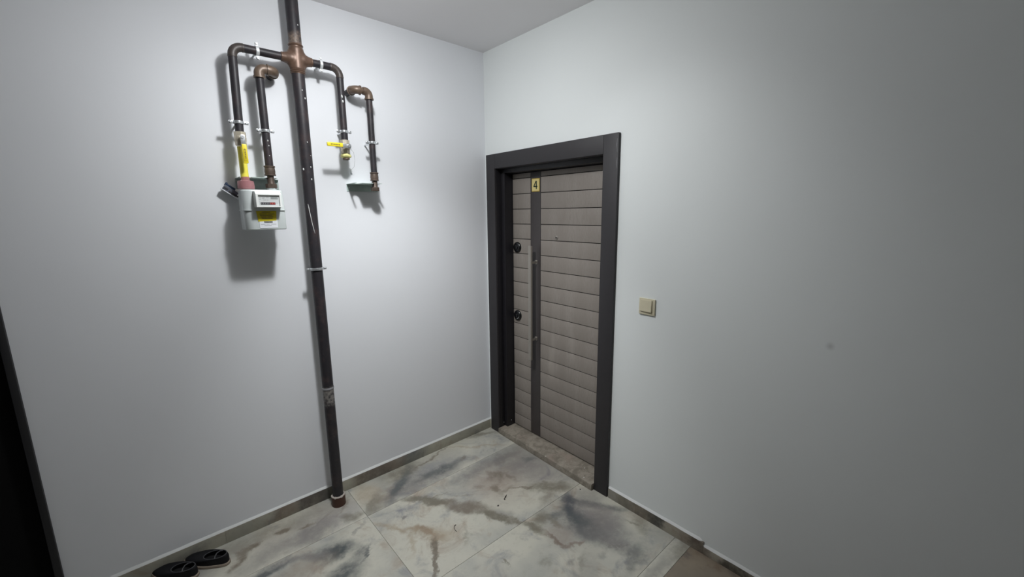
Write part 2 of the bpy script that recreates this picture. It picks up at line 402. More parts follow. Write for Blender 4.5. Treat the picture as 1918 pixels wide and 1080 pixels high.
M['skirt'] = marble('skirting_stone', [(-0.98, 0, 0.13, 1, 0, 0.9, 0.5, (0.13, 0.105, 0.085)), (-0.70, 0, 0.11, 1, 0, 0.7, 0.7, (0.12, 0.13, 0.13)), (-0.82, 0, 0.06, 1, 0, 0.5, 0.7, (0.2, 0.15, 0.12)),
                                      (-1.36, 0, 0.08, 1, 0, 0.95, 0.5, (0.10, 0.085, 0.075)), (-1.5, 0, 0.06, 1, 0, 0.7, 0.7, (0.17, 0.12, 0.09)), (-1.27, 0, 0.05, 1, 0, 0.8, 0.7, (0.10, 0.10, 0.09))],
                    base=(0.38, 0.365, 0.30), seed=11, rough=0.45)
M['skirt_r'] = marble('skirting_stone_right', [(0, -1.46, 1, 0.045, 0, 0.95, 0.6, (0.05, 0.05, 0.045)), (0, -1.36, 1, 0.08, 0, 0.6, 0.6, (0.10, 0.085, 0.06)), (0, -1.18, 1, 0.05, 0, 0.5, 0.6, (0.17, 0.17, 0.16)),
                                               (0, -1.25, 1, 0.04, 0, 0.6, 0.6, (0.10, 0.09, 0.065)), (0, -1.85, 1, 0.05, 0, 0.9, 0.6, (0.05, 0.047, 0.035)), (0, -1.70, 1, 0.05, 0, 0.8, 0.6, (0.09, 0.065, 0.05))],
                      base=(0.36, 0.33, 0.27), seed=12, rough=0.45)
def sillmat():
    mt, nt, b = nodes('brown_marble_sill')
    v = coords(nt)
    c = mixc(nt, ramp(nt, noise(nt, v, 14, 6, 0.7, 0.6), 0.38, 0.62), (0.20, 0.178, 0.145), (0.33, 0.295, 0.245))
    c = mixc(nt, ramp(nt, noise(nt, v, 60, 4, 0.7), 0.55, 0.75), c, (0.14, 0.125, 0.10))
    c = mixc(nt, ramp(nt, noise(nt, v, 5, 4, 0.6), 0.55, 0.75), c, (0.30, 0.245, 0.205))
    nt.links.new(c, b.inputs['Base Color'])
    b.inputs['Roughness'].default_value = 0.45
    return mt
M['sill'] = sillmat()

# ------------------------------------------------------------------ mesh helpers
def box(bm, x0, x1, y0, y1, z0, z1, bev=0.0, mi=0):
    vs = [bm.verts.new((x, y, z)) for x in (x0, x1) for y in (y0, y1) for z in (z0, z1)]
    fs = []
    for q in ((0, 1, 3, 2), (4, 6, 7, 5), (0, 4, 5, 1), (2, 3, 7, 6), (0, 2, 6, 4), (1, 5, 7, 3)):
        f = bm.faces.new([vs[i] for i in q]); f.material_index = mi; fs.append(f)
    if bev > 0:
        es = list({e for f in fs for e in f.edges})
        r = bmesh.ops.bevel(bm, geom=es, offset=bev, segments=2, affect='EDGES', profile=0.6)
        for f in r['faces']: f.material_index = mi
    return vs

def tube(bm, path, rad, seg=20, caps=True, mi=0):
    """swept round section; rad is a number or one radius per path point"""
    P = [Vector(p) for p in path]
    n = len(P)
    R = [rad] * n if isinstance(rad, (int, float)) else list(rad)
    T = []
    for i in range(n):
        a = P[i] - P[i - 1] if i > 0 else None
        b = P[i + 1] - P[i] if i < n - 1 else None
        if a is not None and a.length < 1e-9: a = None
        if b is not None and b.length < 1e-9: b = None
        t = (a.normalized() if a is not None else Vector()) + (b.normalized() if b is not None else Vector())
        if t.length < 1e-6: t = T[-1] if T else Vector((0, 0, 1))
        T.append(t.normalized())
    u = T[0].orthogonal().normalized()
    rings = []
    for i in range(n):
        if i:
            q = T[i - 1].rotation_difference(T[i]); u = (q @ u).normalized()
        u = (u - T[i] * u.dot(T[i])).normalized()
        v = T[i].cross(u)
        rings.append([bm.verts.new(P[i] + R[i] * (math.cos(2 * PI * k / seg) * u + math.sin(2 * PI * k / seg) * v)) for k in range(seg)])
    for i in range(n - 1):
        for k in range(seg):
            f = bm.faces.new((rings[i][k], rings[i][(k + 1) % seg], rings[i + 1][(k + 1) % seg], rings[i + 1][k]))
            f.smooth = True; f.material_index = mi
    if caps:
        f = bm.faces.new(rings[0][::-1]); f.material_index = mi
        f = bm.faces.new(rings[-1]); f.material_index = mi
    return rings

def arc(c, a, b, r, a0, a1, n=10):
    """points c + r(cos t a + sin t b)"""
    c, a, b = Vector(c), Vector(a), Vector(b)
    return [c + r * (math.cos(t) * a + math.sin(t) * b) for t in [a0 + (a1 - a0) * i / n for i in range(n + 1)]]

def obj(name, bm, mat, parent=None, smooth_angle=True):
    me = bpy.data.meshes.new(name)
    bmesh.ops.recalc_face_normals(bm, faces=bm.faces)
    bm.to_mesh(me); bm.free()
    for mm in (mat if isinstance(mat, (list, tuple)) else [mat]):
        me.materials.append(mm)
    o = bpy.data.objects.new(name, me)
    C.objects.link(o)
    if parent is not None: o.parent = parent
    if smooth_angle:
        for p in me.polygons: p.use_smooth = p.use_smooth
        try:
            me.set_sharp_from_angle(angle=math.radians(38))
        except Exception:
            pass
    return o

def tag(o, label, cat, group=None, kind=None):
    if label: o['label'] = label
    if cat: o['category'] = cat
    if group: o['group'] = group
    if kind: o['kind'] = kind
    return o

def thing(name, label, cat, loc=(0, 0, 0), group=None, kind=None, rot=None):
    o = bpy.data.objects.new(name, None)
    o.empty_display_size = 0.05
    C.objects.link(o); o.location = loc
    if rot: o.rotation_euler = rot
    return tag(o, label, cat, group, kind)

def B(*args, bev=0.0, mi=0):
    bm = bmesh.new(); box(bm, *args, bev=bev, mi=mi); return bm

def TB(path, rad, seg=20, caps=True):
    bm = bmesh.new(); tube(bm, path, rad, seg, caps); return bm

def struct(name, bm, mat, label, cat):
    return tag(obj(name, bm, mat), label, cat, kind='structure')

# ------------------------------------------------------------------ room shell
H = 2.7814
XW, YB = -3.45, -4.3            # far sides of the landing behind and beside the camera
bm = bmesh.new()                # the wall with the pipes, y = 0, opening for the dark door at the far left
box(bm, -2.362, 0.30, 0.0, 0.30, -0.05, H)
box(bm, XW, -3.36, 0.0, 0.30, -0.05, H)
box(bm, -3.36, -2.362, 0.0, 0.30, 2.10, H)
struct('wall_left', bm, M['wall'], 'white painted wall behind the gas pipes and the meter', 'wall')
bm = bmesh.new()                # the wall with the numbered door, x = 0
box(bm, 0.0, 0.30, YB, -1.09, -0.05, H)
box(bm, 0.0, 0.30, -0.075, 0.0, -0.05, H)
box(bm, 0.0, 0.30, -1.09, -0.075, 2.05, H)
struct('wall_right', bm, M['wall_right'], 'pale grey-white wall around the numbered door and the light switch', 'wall')
struct('wall_back', B(XW, 0.3, YB - 0.15, YB, -0.05, H), M['wall_far'], 'unseen wall behind the camera, darkened to cut bounced light', 'wall')
struct('wall_side', B(XW - 0.15, XW, YB - 0.15, 0.3, -0.05, H), M['wall_far'], 'unseen wall on the side of the dark door, darkened to cut bounced light', 'wall')
struct('ceiling', B(XW - 0.15, 0.3, YB - 0.15, 0.3, H, H + 0.12), M['ceiling'], 'plain dull white ceiling above the landing', 'ceiling')

# floor: screed with every tile an own piece
fl = struct('floor', B(XW, 0.3, YB, 0.3, -0.06, -0.0035), M['grout'], 'floor of large marble-look tiles, cream with dark clouds and brown veins', 'floor')
G = 0.0008
def tile(x0, x1, y0, y1, mat, nm='tile', top=0.0):
    bm = bmesh.new()
    box(bm, x0 + G, x1 - G, y0 + G, y1 - G, -0.010, top, bev=0.0007)
    return obj(nm, bm, mat, fl)
YR = [0.0, -0.318, -0.948, -1.570, -1.652]
XS = [0.0, -1.158, -2.362, XW]
mats = [['tile_1r', 'tile_1l', 'tile_x'], ['tile_2r', 'tile_2l', 'tile_x'], ['tile_3', 'tile_x', 'tile_x'], ['tile_4', 'tile_x', 'tile_x']]
for r in range(4):
    for c in range(3):
        tile(XS[c + 1], XS[c], YR[r + 1], YR[r], M[mats[r][c]])
ys = [-1.652, -2.28, -2.90, -3.52, YB]
for r in range(4):
    for c in range(3):
        t = tile(XS[c + 1], XS[c], ys[r + 1], ys[r], M['slab'] , nm='stone_slab')
        t['label'] = 'brown stone slab'

# skirting: own pieces on each wall with a white grout bead on top
bl = thing('baseboard_left', 'low stone skirting along the foot of the pipe wall', 'baseboard', kind='structure')
xs = [-0.014, -0.62, -1.22, -1.79, -2.356]
for i in range(4):
    obj('skirting_tile', B(xs[i + 1] + 0.0002, xs[i] - 0.0002, -0.012, 0.0, 0, 0.072, bev=0.0008), M['skirt'], bl)
obj('skirting_tile', B(-0.0142, 0.0, -0.0275, 0.0, 0, 0.072, bev=0.0008), M['skirt'], bl)
obj('grout_bead', B(-0.0135, 0.0, -0.0275, 0.0, 0.0719, 0.080, bev=0.002), M['caulk'], bl)
bm = bmesh.new()
N = 60
prev = None
for i in range(N + 1):
    x = -0.014 + (-2.356 + 0.014) * i / N
    hh = 0.0825 + random.uniform(-0.0012, 0.0012)
    ring = [bm.verts.new((x, -0.0002, 0.072)), bm.verts.new((x, -0.0112 + random.uniform(-.0008, .0008), 0.0718)), bm.verts.new((x, -0.009, 0.0752)), bm.verts.new((x, -0.0002, hh))]
    if prev:
        for k in range(4):
            bm.faces.new((prev[k], prev[(k + 1) % 4], ring[(k + 1) % 4], ring[k]))
    prev = ring
o = obj('grout_bead', bm, M['caulk'], bl); o['label'] = 'white grout bead on top of the skirting'
br = thing('baseboard_right', 'low stone skirting right of the door, stepping down lower half way', 'baseboard', kind='structure')
obj('skirting_tile', B(-0.012, 0, -1.715, -1.144, 0, 0.062, bev=0.0008), M['skirt_r'], br)
ys2 = [-1.7155, -2.30, -2.9, -3.5, YB + 0.01]
for i in range(4):
    obj('skirting_tile', B(-0.012, 0, ys2[i + 1] + .0005, ys2[i] - .0005, 0, 0.041, bev=0.0008), M['skirt_r'], br)
bm = bmesh.new()
prev = None
for i in range(81):
    y = -1.144 + (YB + 1.16) * i / 80
    if abs(y + 1.715) < 0.02: y = -1.712 if y > -1.715 else -1.722
    z0 = 0.062 if y > -1.715 else 0.041
    hh = z0 + 0.0105 + random.uniform(-0.001, 0.001)
    ring = [bm.verts.new((-0.0002, y, z0)), bm.verts.new((-0.0112 + random.uniform(-.0008, .0008), y, z0 - 0.0002)), bm.verts.new((-0.009, y, z0 + 0.0032)), bm.verts.new((-0.0002, y, hh))]
    if prev:
        for k in range(4):
            bm.faces.new((prev[k], prev[(k + 1) % 4], ring[(k + 1) % 4], ring[k]))
    prev = ring
o = obj('grout_bead', bm, M['caulk'], br); o['label'] = 'white grout bead on top of the skirting'

# ------------------------------------------------------------------ numbered door (door_1)
d1 = thing('door_1', 'grey-brown slatted door with the number 4 in a wide charcoal frame', 'door', (0, 0, 0), kind='structure')
YL, YRR = -0.028, -1.138         # casing outer edges
YLi, YRi, ZT, ZTi = -0.122, -1.042, 2.100, 2.000
CP = 0.018                       # casing stands proud of the wall
def casing(y0, y1, z0, z1):
    bm = bmesh.new(); box(bm, -CP, 0.0, y0, y1, z0, z1, bev=0.004)
    for f in bm.faces: f.smooth = True
    return obj('casing', bm, M['casing'], d1)
casing(YLi, YL, 0.0, ZT)
casing(YRR, YRi, 0.0, ZT)
casing(YRi - 0.0, YLi + 0.0, ZTi, ZT)
# worn scuff on the outer edge of the right casing
bm = bmesh.new()
tube(bm, [(-CP - 0.0003, -1.1305, 2.07), (-CP - 0.0006, -1.129, 2.04), (-CP - 0.0003, -1.1325, 2.00)], [0.0004, 0.0016, 0.0004], 8)
tube(bm, [(-CP - 0.0003, -1.1325, 1.975), (-CP - 0.0006, -1.133, 1.95), (-CP - 0.0003, -1.1335, 1.92)], [0.0004, 0.0016, 0.0004], 8)
o = obj('scuff_mark', bm, M['grey_ink'], d1)
# steel frame behind the casing
bm = bmesh.new()
box(bm, 0.0, 0.045, YLi, -0.078, 0.0, 2.03, bev=0.002)
box(bm, 0.045, 0.21, -0.155, -0.078, 0.0, 2.03, bev=0.004)
obj('frame_jamb', bm, M['jamb'], d1)
bm = bmesh.new()
box(bm, 0.0, 0.045, -1.088, YRi, 0.0, 2.03, bev=0.002)
box(bm, 0.045, 0.21, -1.088, -1.01, 0.0, 2.03, bev=0.004)
obj('frame_jamb', bm, M['jamb'], d1)
bm = bmesh.new()
box(bm, 0.0, 0.045, YRi, YLi, ZTi - 0.002, 2.048, bev=0.002)
box(bm, 0.045, 0.21, -1.01, -0.155, 1.9705, 2.048, bev=0.004)
obj('frame_head', bm, M['jamb'], d1)
# two small screws low on the left jamb
for x, z in ((0.035, 0.07), (0.085, 0.085)):
    bm = bmesh.new(); tube(bm, [(x, -0.155 if x > .045 else -0.121, z), (x, -0.158 if x > .045 else -0.1245, z)], 0.004, 10)
    obj('screw', bm, M['zinc'], d1)
# stone sill
bm = bmesh.new(); box(bm, -0.040, 0.205, YRi + 0.002, YLi - 0.001, 0.0, 0.042)
for v in bm.verts:
    if v.co.x < 0 and v.co.y > -0.5: v.co.x = -0.0235      # laid slightly out of square
bmesh.ops.bevel(bm, geom=bm.edges[:], offset=0.005, segments=2, affect='EDGES', profile=0.6)
for f in bm.faces: f.smooth = True
o = obj('sill', bm, M['sill'], d1); o['label'] = 'mottled brown marble sill'
# leaf
LX = 0.120
leaf = obj('door_leaf', B(LX + 0.004, 0.185, -1.006, -0.158, 0.046, 1.968), M['groove'], d1)
SL, SR = -0.342, -0.441
zs = [1.9675] + [1.933 - 0.1055 * k for k in range(18)] + [0.048]
for i in range(len(zs) - 1):
    for (ya, yb) in ((-0.1585, SL + 0.0), (SR, -1.0055)):
        bm = bmesh.new()
        box(bm, LX, LX + 0.006, yb + 0.0006, ya - 0.0006, zs[i + 1] + 0.0024, zs[i] - 0.0024, bev=0.0010)
        obj('plank', bm, M['laminate'], leaf)
st = obj('centre_strip', B(LX - 0.001, LX + 0.005, SR + 0.0012, SL - 0.0012, 0.048, 1.967, bev=0.0008), M['strip'], leaf)
st['label'] = 'dark vertical strip down the door'
# number plate
bm = bmesh.new()
box(bm, LX - 0.0045, LX - 0.001, -0.433, -0.358, 1.836, 1.923, bev=0.001, mi=0)
box(bm, LX - 0.0056, LX - 0.004, -0.4275, -0.3635, 1.8415, 1.9175, mi=1)
# digit 4 as solid strokes standing a hair proud (seen by someone facing the door: left is +y)
yc, x0, x1 = -0.3955, LX - 0.0066, LX - 0.0054
def stroke(p, q, wd):
    p = Vector((0, *p)); q = Vector((0, *q)); d = (q - p).normalized(); n = Vector((0, -d.z, d.y)) * wd / 2
    a = [p + n, q + n, q - n, p - n]
    vs = [bm.verts.new((x, v.y, v.z)) for x in (x0, x1) for v in a]
    for qd in ((0, 1, 2, 3), (7, 6, 5, 4), (0, 4, 5, 1), (1, 5, 6, 2), (2, 6, 7, 3), (3, 7, 4, 0)):
        f = bm.faces.new([vs[i] for i in qd]); f.material_index = 2
stroke((yc - 0.009, 1.906), (yc - 0.009, 1.853), 0.0085)
stroke((yc - 0.006, 1.9055), (yc + 0.0155, 1.869), 0.0075)
stroke((yc + 0.0175, 1.8695), (yc - 0.0185, 1.8695), 0.0075)
o = obj('number_plate', bm, [M['gold'], M['goldpale'], M['numeral']], leaf); o['label'] = 'yellow plate with a dark figure 4'
# pull handle
bm = bmesh.new(); box(bm, 0.052, 0.068, -0.4145, -0.3865, 0.655, 1.473, bev=0.0018)
box(bm, 0.0515, 0.0525, -0.4135, -0.3875, 0.657, 1.471)
hd = obj('pull_handle', bm, M['chrome'], leaf); hd['label'] = 'long flat brushed metal pull bar'
for z in (1.356, 0.803):
    bm = bmesh.new()
    box(bm, 0.068, LX - 0.001, -0.409, -0.393, z - 0.008, z + 0.008, bev=0.001)
    box(bm, LX - 0.006, LX - 0.0005, -0.413, -0.389, z - 0.014, z + 0.014, bev=0.001)
    obj('handle_mount', bm, M['chrome'], leaf)
# locks
for z in (1.449, 0.940):
    bm = bmesh.new()
    y = -0.206
    tube(bm, [(LX + .001, y, z), (LX - 0.004, y, z), (LX - 0.010, y, z), (LX - 0.014, y, z), (LX - 0.016, y, z), (LX - 0.013, y, z)],
         [0.039, 0.039, 0.036, 0.029, 0.022, 0.019], 36)
    tube(bm, [(LX - 0.012, y, z), (LX - 0.021, y, z), (LX - 0.023, y, z)], [0.0165, 0.0165, 0.013], 28)
    o = obj('lock_rosette', bm, M['lockblack'], leaf)
    if z < 1:  # pale crescent modelled as the highlight on the lower lock
        bm = bmesh.new()
        tube(bm, arc((LX - 0.0168, y, z), (0, 1, 0), (0, 0, 1), 0.0235, -PI * 0.95, -PI * 0.45, 8), [0.0005, 0.002, 0.003, 0.0034, 0.0034, 0.0034, 0.003, 0.002, 0.0005], 8)
        obj('lock_highlight', bm, M['zinc'], leaf)
bm = bmesh.new()
tube(bm, [(LX + .001, -0.587, 1.532), (LX - 0.003, -0.587, 1.532), (LX - 0.005, -0.587, 1.532), (LX - 0.003, -0.587, 1.532)], [0.0125, 0.0125, 0.009, 0.006], 24)
ph = obj('peephole', bm, M['chrome'], leaf)
obj('lens', TB([(LX - 0.0035, -0.587, 1.532), (LX - 0.0052, -0.587, 1.532)], 0.0055, 16), M['lockblack'], leaf)

# ------------------------------------------------------------------ dark door at the far left (door_2)
d2 = thing('door_2', 'near-black doorway at the left edge of the view, on the pipe wall', 'door', (0, 0, 0), kind='structure')
bm = bmesh.new(); box(bm, -2.381, -2.357, -0.016, 0.06, 0.0, 2.12, bev=0.006)
for f in bm.faces: f.smooth = True
o = obj('casing', bm, M['stain_black'], d2)
bm = bmesh.new(); box(bm, -3.366, -3.336, -0.022, 0.06, 0.0, 2.12, bev=0.006)
obj('casing', bm, M['stain_black'], d2)
bm = bmesh.new(); box(bm, -3.336, -2.381, -0.016, 0.06, 2.09, 2.12, bev=0.006)
obj('casing', bm, M['stain_black'], d2)
obj('door_leaf', B(-3.33, -2.384, 0.03, 0.08, 0.006, 2.088, bev=0.002), M['black'], d2)
bm = bmesh.new(); box(bm, -3.36, -2.366, 0.08, 0.28, 0.0, 2.10)
obj('frame_jamb', bm, M['black'], d2)

# ------------------------------------------------------------------ light switch
sw = thing('light_switch', 'cream square light switch on the wall right of the door', 'switch', (0, -1.338, 1.211))
bm = bmesh.new(); box(bm, -0.009, 0.0, -0.0455, 0.0455, -0.043, 0.043, bev=0.0035)
for f in bm.faces: f.smooth = True
obj('switch_plate', bm, M['cream'], sw)
bm = bmesh.new()
vs = [bm.verts.new(p) for p in ((-0.0085, 0.036, 0.036), (-0.0085, -0.031, 0.036), (-0.0085, -0.031, -0.027), (-0.0085, 0.036, -0.027),
                                (-0.0125, 0.035, 0.035), (-0.0150, -0.030, 0.035), (-0.0185, -0.030, -0.026), (-0.0150, 0.035, -0.026))]
for q in ((0, 1, 2, 3), (4, 7, 6, 5), (0, 4, 5, 1), (1, 5, 6, 2), (2, 6, 7, 3), (3, 7, 4, 0)):
    bm.faces.new([vs[i] for i in q])
bmesh.ops.bevel(bm, geom=bm.edges[:], offset=0.0012, segments=2, affect='EDGES')
obj('rocker', bm, M['cream'], sw)

# ------------------------------------------------------------------ ceiling lamp
cl = thing('ceiling_lamp', 'bare bulb in a white holder on the ceiling over the pipes', 'lamp', (LAMP[0], LAMP[1], H))
z0 = LAMP[2] - H
bm = bmesh.new()
tube(bm, [(0, 0, 0), (0, 0, -0.018), (0, 0, -0.028), (0, 0, z0 + 0.065)], [0.045, 0.045, 0.024, 0.021], 32)
obj('lamp_holder', bm, M['lampbody'], cl)
mt, nt, b = nodes('lit_bulb_glass')
em = nt.nodes.new('ShaderNodeEmission'); em.inputs['Color'].default_value = (0.95, 0.98, 1, 1)
em.inputs['Strength'].default_value = BULB_STRENGTH
tr = nt.nodes.new('ShaderNodeBsdfTransparent')
ms = nt.nodes.new('ShaderNodeMixShader'); ms.inputs[0].default_value = 0.06
nt.links.new(tr.outputs[0], ms.inputs[1]); nt.links.new(em.outputs[0], ms.inputs[2])
nt.links.new(ms.outputs[0], nt.nodes['Material Output'].inputs['Surface'])
bm = bmesh.new()
pts, rr = [], []
for i in range(17):
    t = PI * i / 16
    pts.append((0, 0, z0 - 0.035 * math.cos(t))); rr.append(max(0.0006, 0.035 * math.sin(t)))
pts += [(0, 0, z0 + 0.0352)]; rr += [0.0004]
pts = pts[:14] + [(0, 0, z0 + 0.048), (0, 0, z0 + 0.066)]; rr = rr[:14] + [0.0165, 0.0155]
tube(bm, pts, rr, 32)
obj('bulb', bm, mt, cl)

# ------------------------------------------------------------------ gas riser with its cross and two arms
RX, RD = -1.241, -0.100
AZ = 2.447                       # arm axis height
AR = 0.0178
X1, X2, X3, X4 = -1.520, -1.413, -1.037, -0.887
gr = thing('gas_riser_pipe', 'thick black gas pipe from floor to ceiling with a rusty cross and two arms', 'gas pipe', (0, 0, 0))
bm = bmesh.new(); tube(bm, [(RX, RD, 0.015), (RX, RD, 1.0), (RX, RD, 2.0), (RX, RD, H)], 0.0292, 32)
obj('riser', bm, M['riser'], gr)
bm = bmesh.new()                 # welded cross: barrel and two conical outlets fused and smoothed into one casting
tube(bm, [(RX, RD, z) for z in (2.395, 2.400, 2.494, 2.499)], [0.0325, 0.0345, 0.0345, 0.0325], 32)
for s in (-1, 1):
    tube(bm, [(RX + s * t, RD, AZ) for t in (0.000, 0.030, 0.040, 0.050, 0.060, 0.070)],
         [0.033, 0.032, 0.0285, 0.0250, 0.0225, 0.0205], 28)
    tube(bm, [(RX + s * 0.012, RD, AZ - 0.030), (RX + s * 0.034, RD, AZ - 0.0)], [0.026, 0.022], 20)
    tube(bm, [(RX + s * 0.012, RD, AZ + 0.030), (RX + s * 0.034, RD, AZ + 0.0)], [0.026, 0.022], 20)
o = obj('cross_blank', bm, M['rust'])
md = o.modifiers.new('remesh', 'REMESH'); md.mode = 'VOXEL'; md.voxel_size = 0.0026
sm = o.modifiers.new('smooth', 'SMOOTH'); sm.factor = 0.6; sm.iterations = 14
bpy.context.view_layer.update()
ev = o.evaluated_get(bpy.context.evaluated_depsgraph_get())
me = ev.to_mesh()
bm = bmesh.new(); bm.from_mesh(me); ev.to_mesh_clear()
bpy.data.objects.remove(o, do_unlink=True)
for f in bm.faces: f.smooth = True
for zr in (2.385, 2.3935, 2.509):                   # raised weld rims
    tube(bm, [(RX, RD, zr - 0.006), (RX, RD, zr - 0.004), (RX, RD, zr), (RX, RD, zr + 0.004), (RX, RD, zr + 0.006)], [0.0294, 0.0325, 0.0345, 0.0325, 0.0294], 32)
tube(bm, [(RX, RD, 2.378), (RX, RD, 2.515)], 0.0305, 32)
for s in (-1, 1):
    tube(bm, [(RX + s * t, RD, AZ) for t in (0.062, 0.065, 0.069, 0.072)], [0.0180, 0.0212, 0.0212, 0.0180], 24)
o = obj('cross_fitting', bm, M['rust'], gr); o['label'] = 'rusty brown cast cross fitting'
BRAD = 0.040
def arm(s, xv, zend, xb):
    bm = bmesh.new()
    tube(bm, [(RX + s * 0.04, RD, AZ), (xv - s * BRAD, RD, AZ)], AR, 24)
    a = obj('arm_pipe', bm, M['pipe'], gr)
    bm = bmesh.new()
    tube(bm, [(xv, RD, AZ - BRAD), (xb, RD, zend)], AR, 24)
    obj('drop_pipe', bm, M['pipe'], gr)
    bm = bmesh.new()
    P = arc((xv - s * BRAD, RD, AZ - BRAD), (0, 0, 1), (s, 0, 0), BRAD, 0, PI / 2, 12)
    P = [Vector((xv - s * (BRAD + 0.008), RD, AZ)), Vector((xv - s * (BRAD + 0.003), RD, AZ))] + P + [Vector((xv, RD, AZ - BRAD - 0.003)), Vector((xv, RD, AZ - BRAD - 0.008))]
    tube(bm, P, [AR + .0002, AR + .0018, AR + .0008] + [AR + 0.0008] * (len(P) - 6) + [AR + .0008, AR + .0018, AR + .0002], 24)
    obj('welded_bend', bm, M['bendmat'], gr)
arm(-1, X1 + 0.008, 2.076, X1)
arm(1, X3, 2.088, X3)
# plaster splashes and a long drip on the riser
def splash(p, q, r, n=5):
    bm = bmesh.new()
    P = [Vector(p).lerp(Vector(q), i / n) for i in range(n + 1)]
    tube(bm, P, [r * (0.35 + 0.65 * math.sin(PI * (i + 0.35) / (n + 0.7))) for i in range(n + 1)], 8)
    return bm
def on_riser(ang, z, off=-0.001):
    return (RX + (0.030 + off) * math.sin(ang), RD - (0.030 + off) * math.cos(ang), z)
bm = bmesh.new()
P = [on_riser(a, z) for a, z in ((-0.70, 1.752), (-0.62, 1.735), (-0.48, 1.70), (-0.30, 1.655), (-0.12, 1.62), (0.02, 1.600))]
tube(bm, P, [0.0006, 0.0017, 0.0016, 0.0014, 0.0012, 0.0004], 8)
o = obj('paint_drip', bm, M['caulk'], gr); o['label'] = 'thin white paint drip down the pipe'
for a, z, r in ((0.1, 2.305, .003), (0.5, 2.27, .004), (0.15, 2.06, .003), (0.35, 1.94, .0035), (0.3, 1.88, .004), (-0.9, 1.93, .005), (0.55, 1.995, .002), (0.4, 2.60, .003)):
    p = on_riser(a, z); q = on_riser(a + 0.03, z - r * 2.2)
    obj('paint_spot', splash(p, q, r * 0.8), M['caulk'], gr)
for (p, q, r) in (((X2 + .002, RD - 0.0178, 2.052), (X2 + .002, RD - 0.0178, 2.044), .0028), ((X2 + .004, RD - 0.0176, 2.028), (X2 + .004, RD - 0.0176, 2.022), .0022), ((X2 + .002, RD - 0.0178, 1.981), (X2 + .002, RD - 0.0178, 1.976), .0022),
                  ((X3 - .004, RD - AR, 2.315), (X3 - .002, RD - AR, 2.30), .004), ((X3 - .001, RD - AR, 2.289), (X3, RD - AR, 2.277), .0045)):
    obj('paint_spot', splash(p, q, r), M['caulk'], gr)
# weld ring low on the riser
bm = bmesh.new()
tube(bm, [(RX, RD, z) for z in (0.728, 0.731, 0.735, 0.739, 0.742)], [0.0301, 0.0312, 0.0318, 0.0312, 0.0301], 32, caps=False)
obj('weld_seam', bm, M['grey_ink'], gr)
# floor sleeve
fs = thing('floor_sleeve', 'short brown plastic sleeve around the gas pipe foot', 'pipe sleeve', (RX, RD, 0))
bm = bmesh.new()
rin, rout, hgt = 0.0325, 0.0385, 0.060
rings = []
for (r, z) in ((rin, 0.0), (rout, 0.0), (rout, hgt), (rin + .001, hgt)):
    rings.append([bm.verts.new((r * math.cos(2 * PI * k / 32), r * math.sin(2 * PI * k / 32), z)) for k in range(32)])
for i in range(4):
    a, b_ = rings[i], rings[(i + 1) % 4]
    for k in range(32):
        f = bm.faces.new((a[k], a[(k + 1) % 32], b_[(k + 1) % 32], b_[k])); f.smooth = True
obj('sleeve_body', bm, M['sleeve'], fs)
bm = bmesh.new()
prev = None
ring0 = []
for k in range(33):
    a = 2 * PI * (k % 32) / 32
    jr = 0.0012 * math.sin(k * 2.3) + 0.0008 * math.sin(k * 5.1)
    ring = [bm.verts.new(((0.0303) * math.cos(a), (0.0303) * math.sin(a), hgt - 0.004)), bm.verts.new(((0.0385 + jr) * math.cos(a), (0.0385 + jr) * math.sin(a), hgt - 0.003)),
            bm.verts.new(((0.0385 + jr) * math.cos(a), (0.0385 + jr) * math.sin(a), hgt + 0.002)), bm.verts.new((0.0303 * math.cos(a), 0.0303 * math.sin(a), hgt + 0.006 + jr))] if k < 32 else ring0
    if k == 0: ring0 = ring
    if prev:
        for q in range(4):
            f = bm.faces.new((prev[q], prev[(q + 1) % 4], ring[(q + 1) % 4], ring[q])); f.smooth = True
    prev = ring
o = obj('plaster_rim', bm, M['rim'], fs); o['label'] = 'crumbly off-white plaster rim'

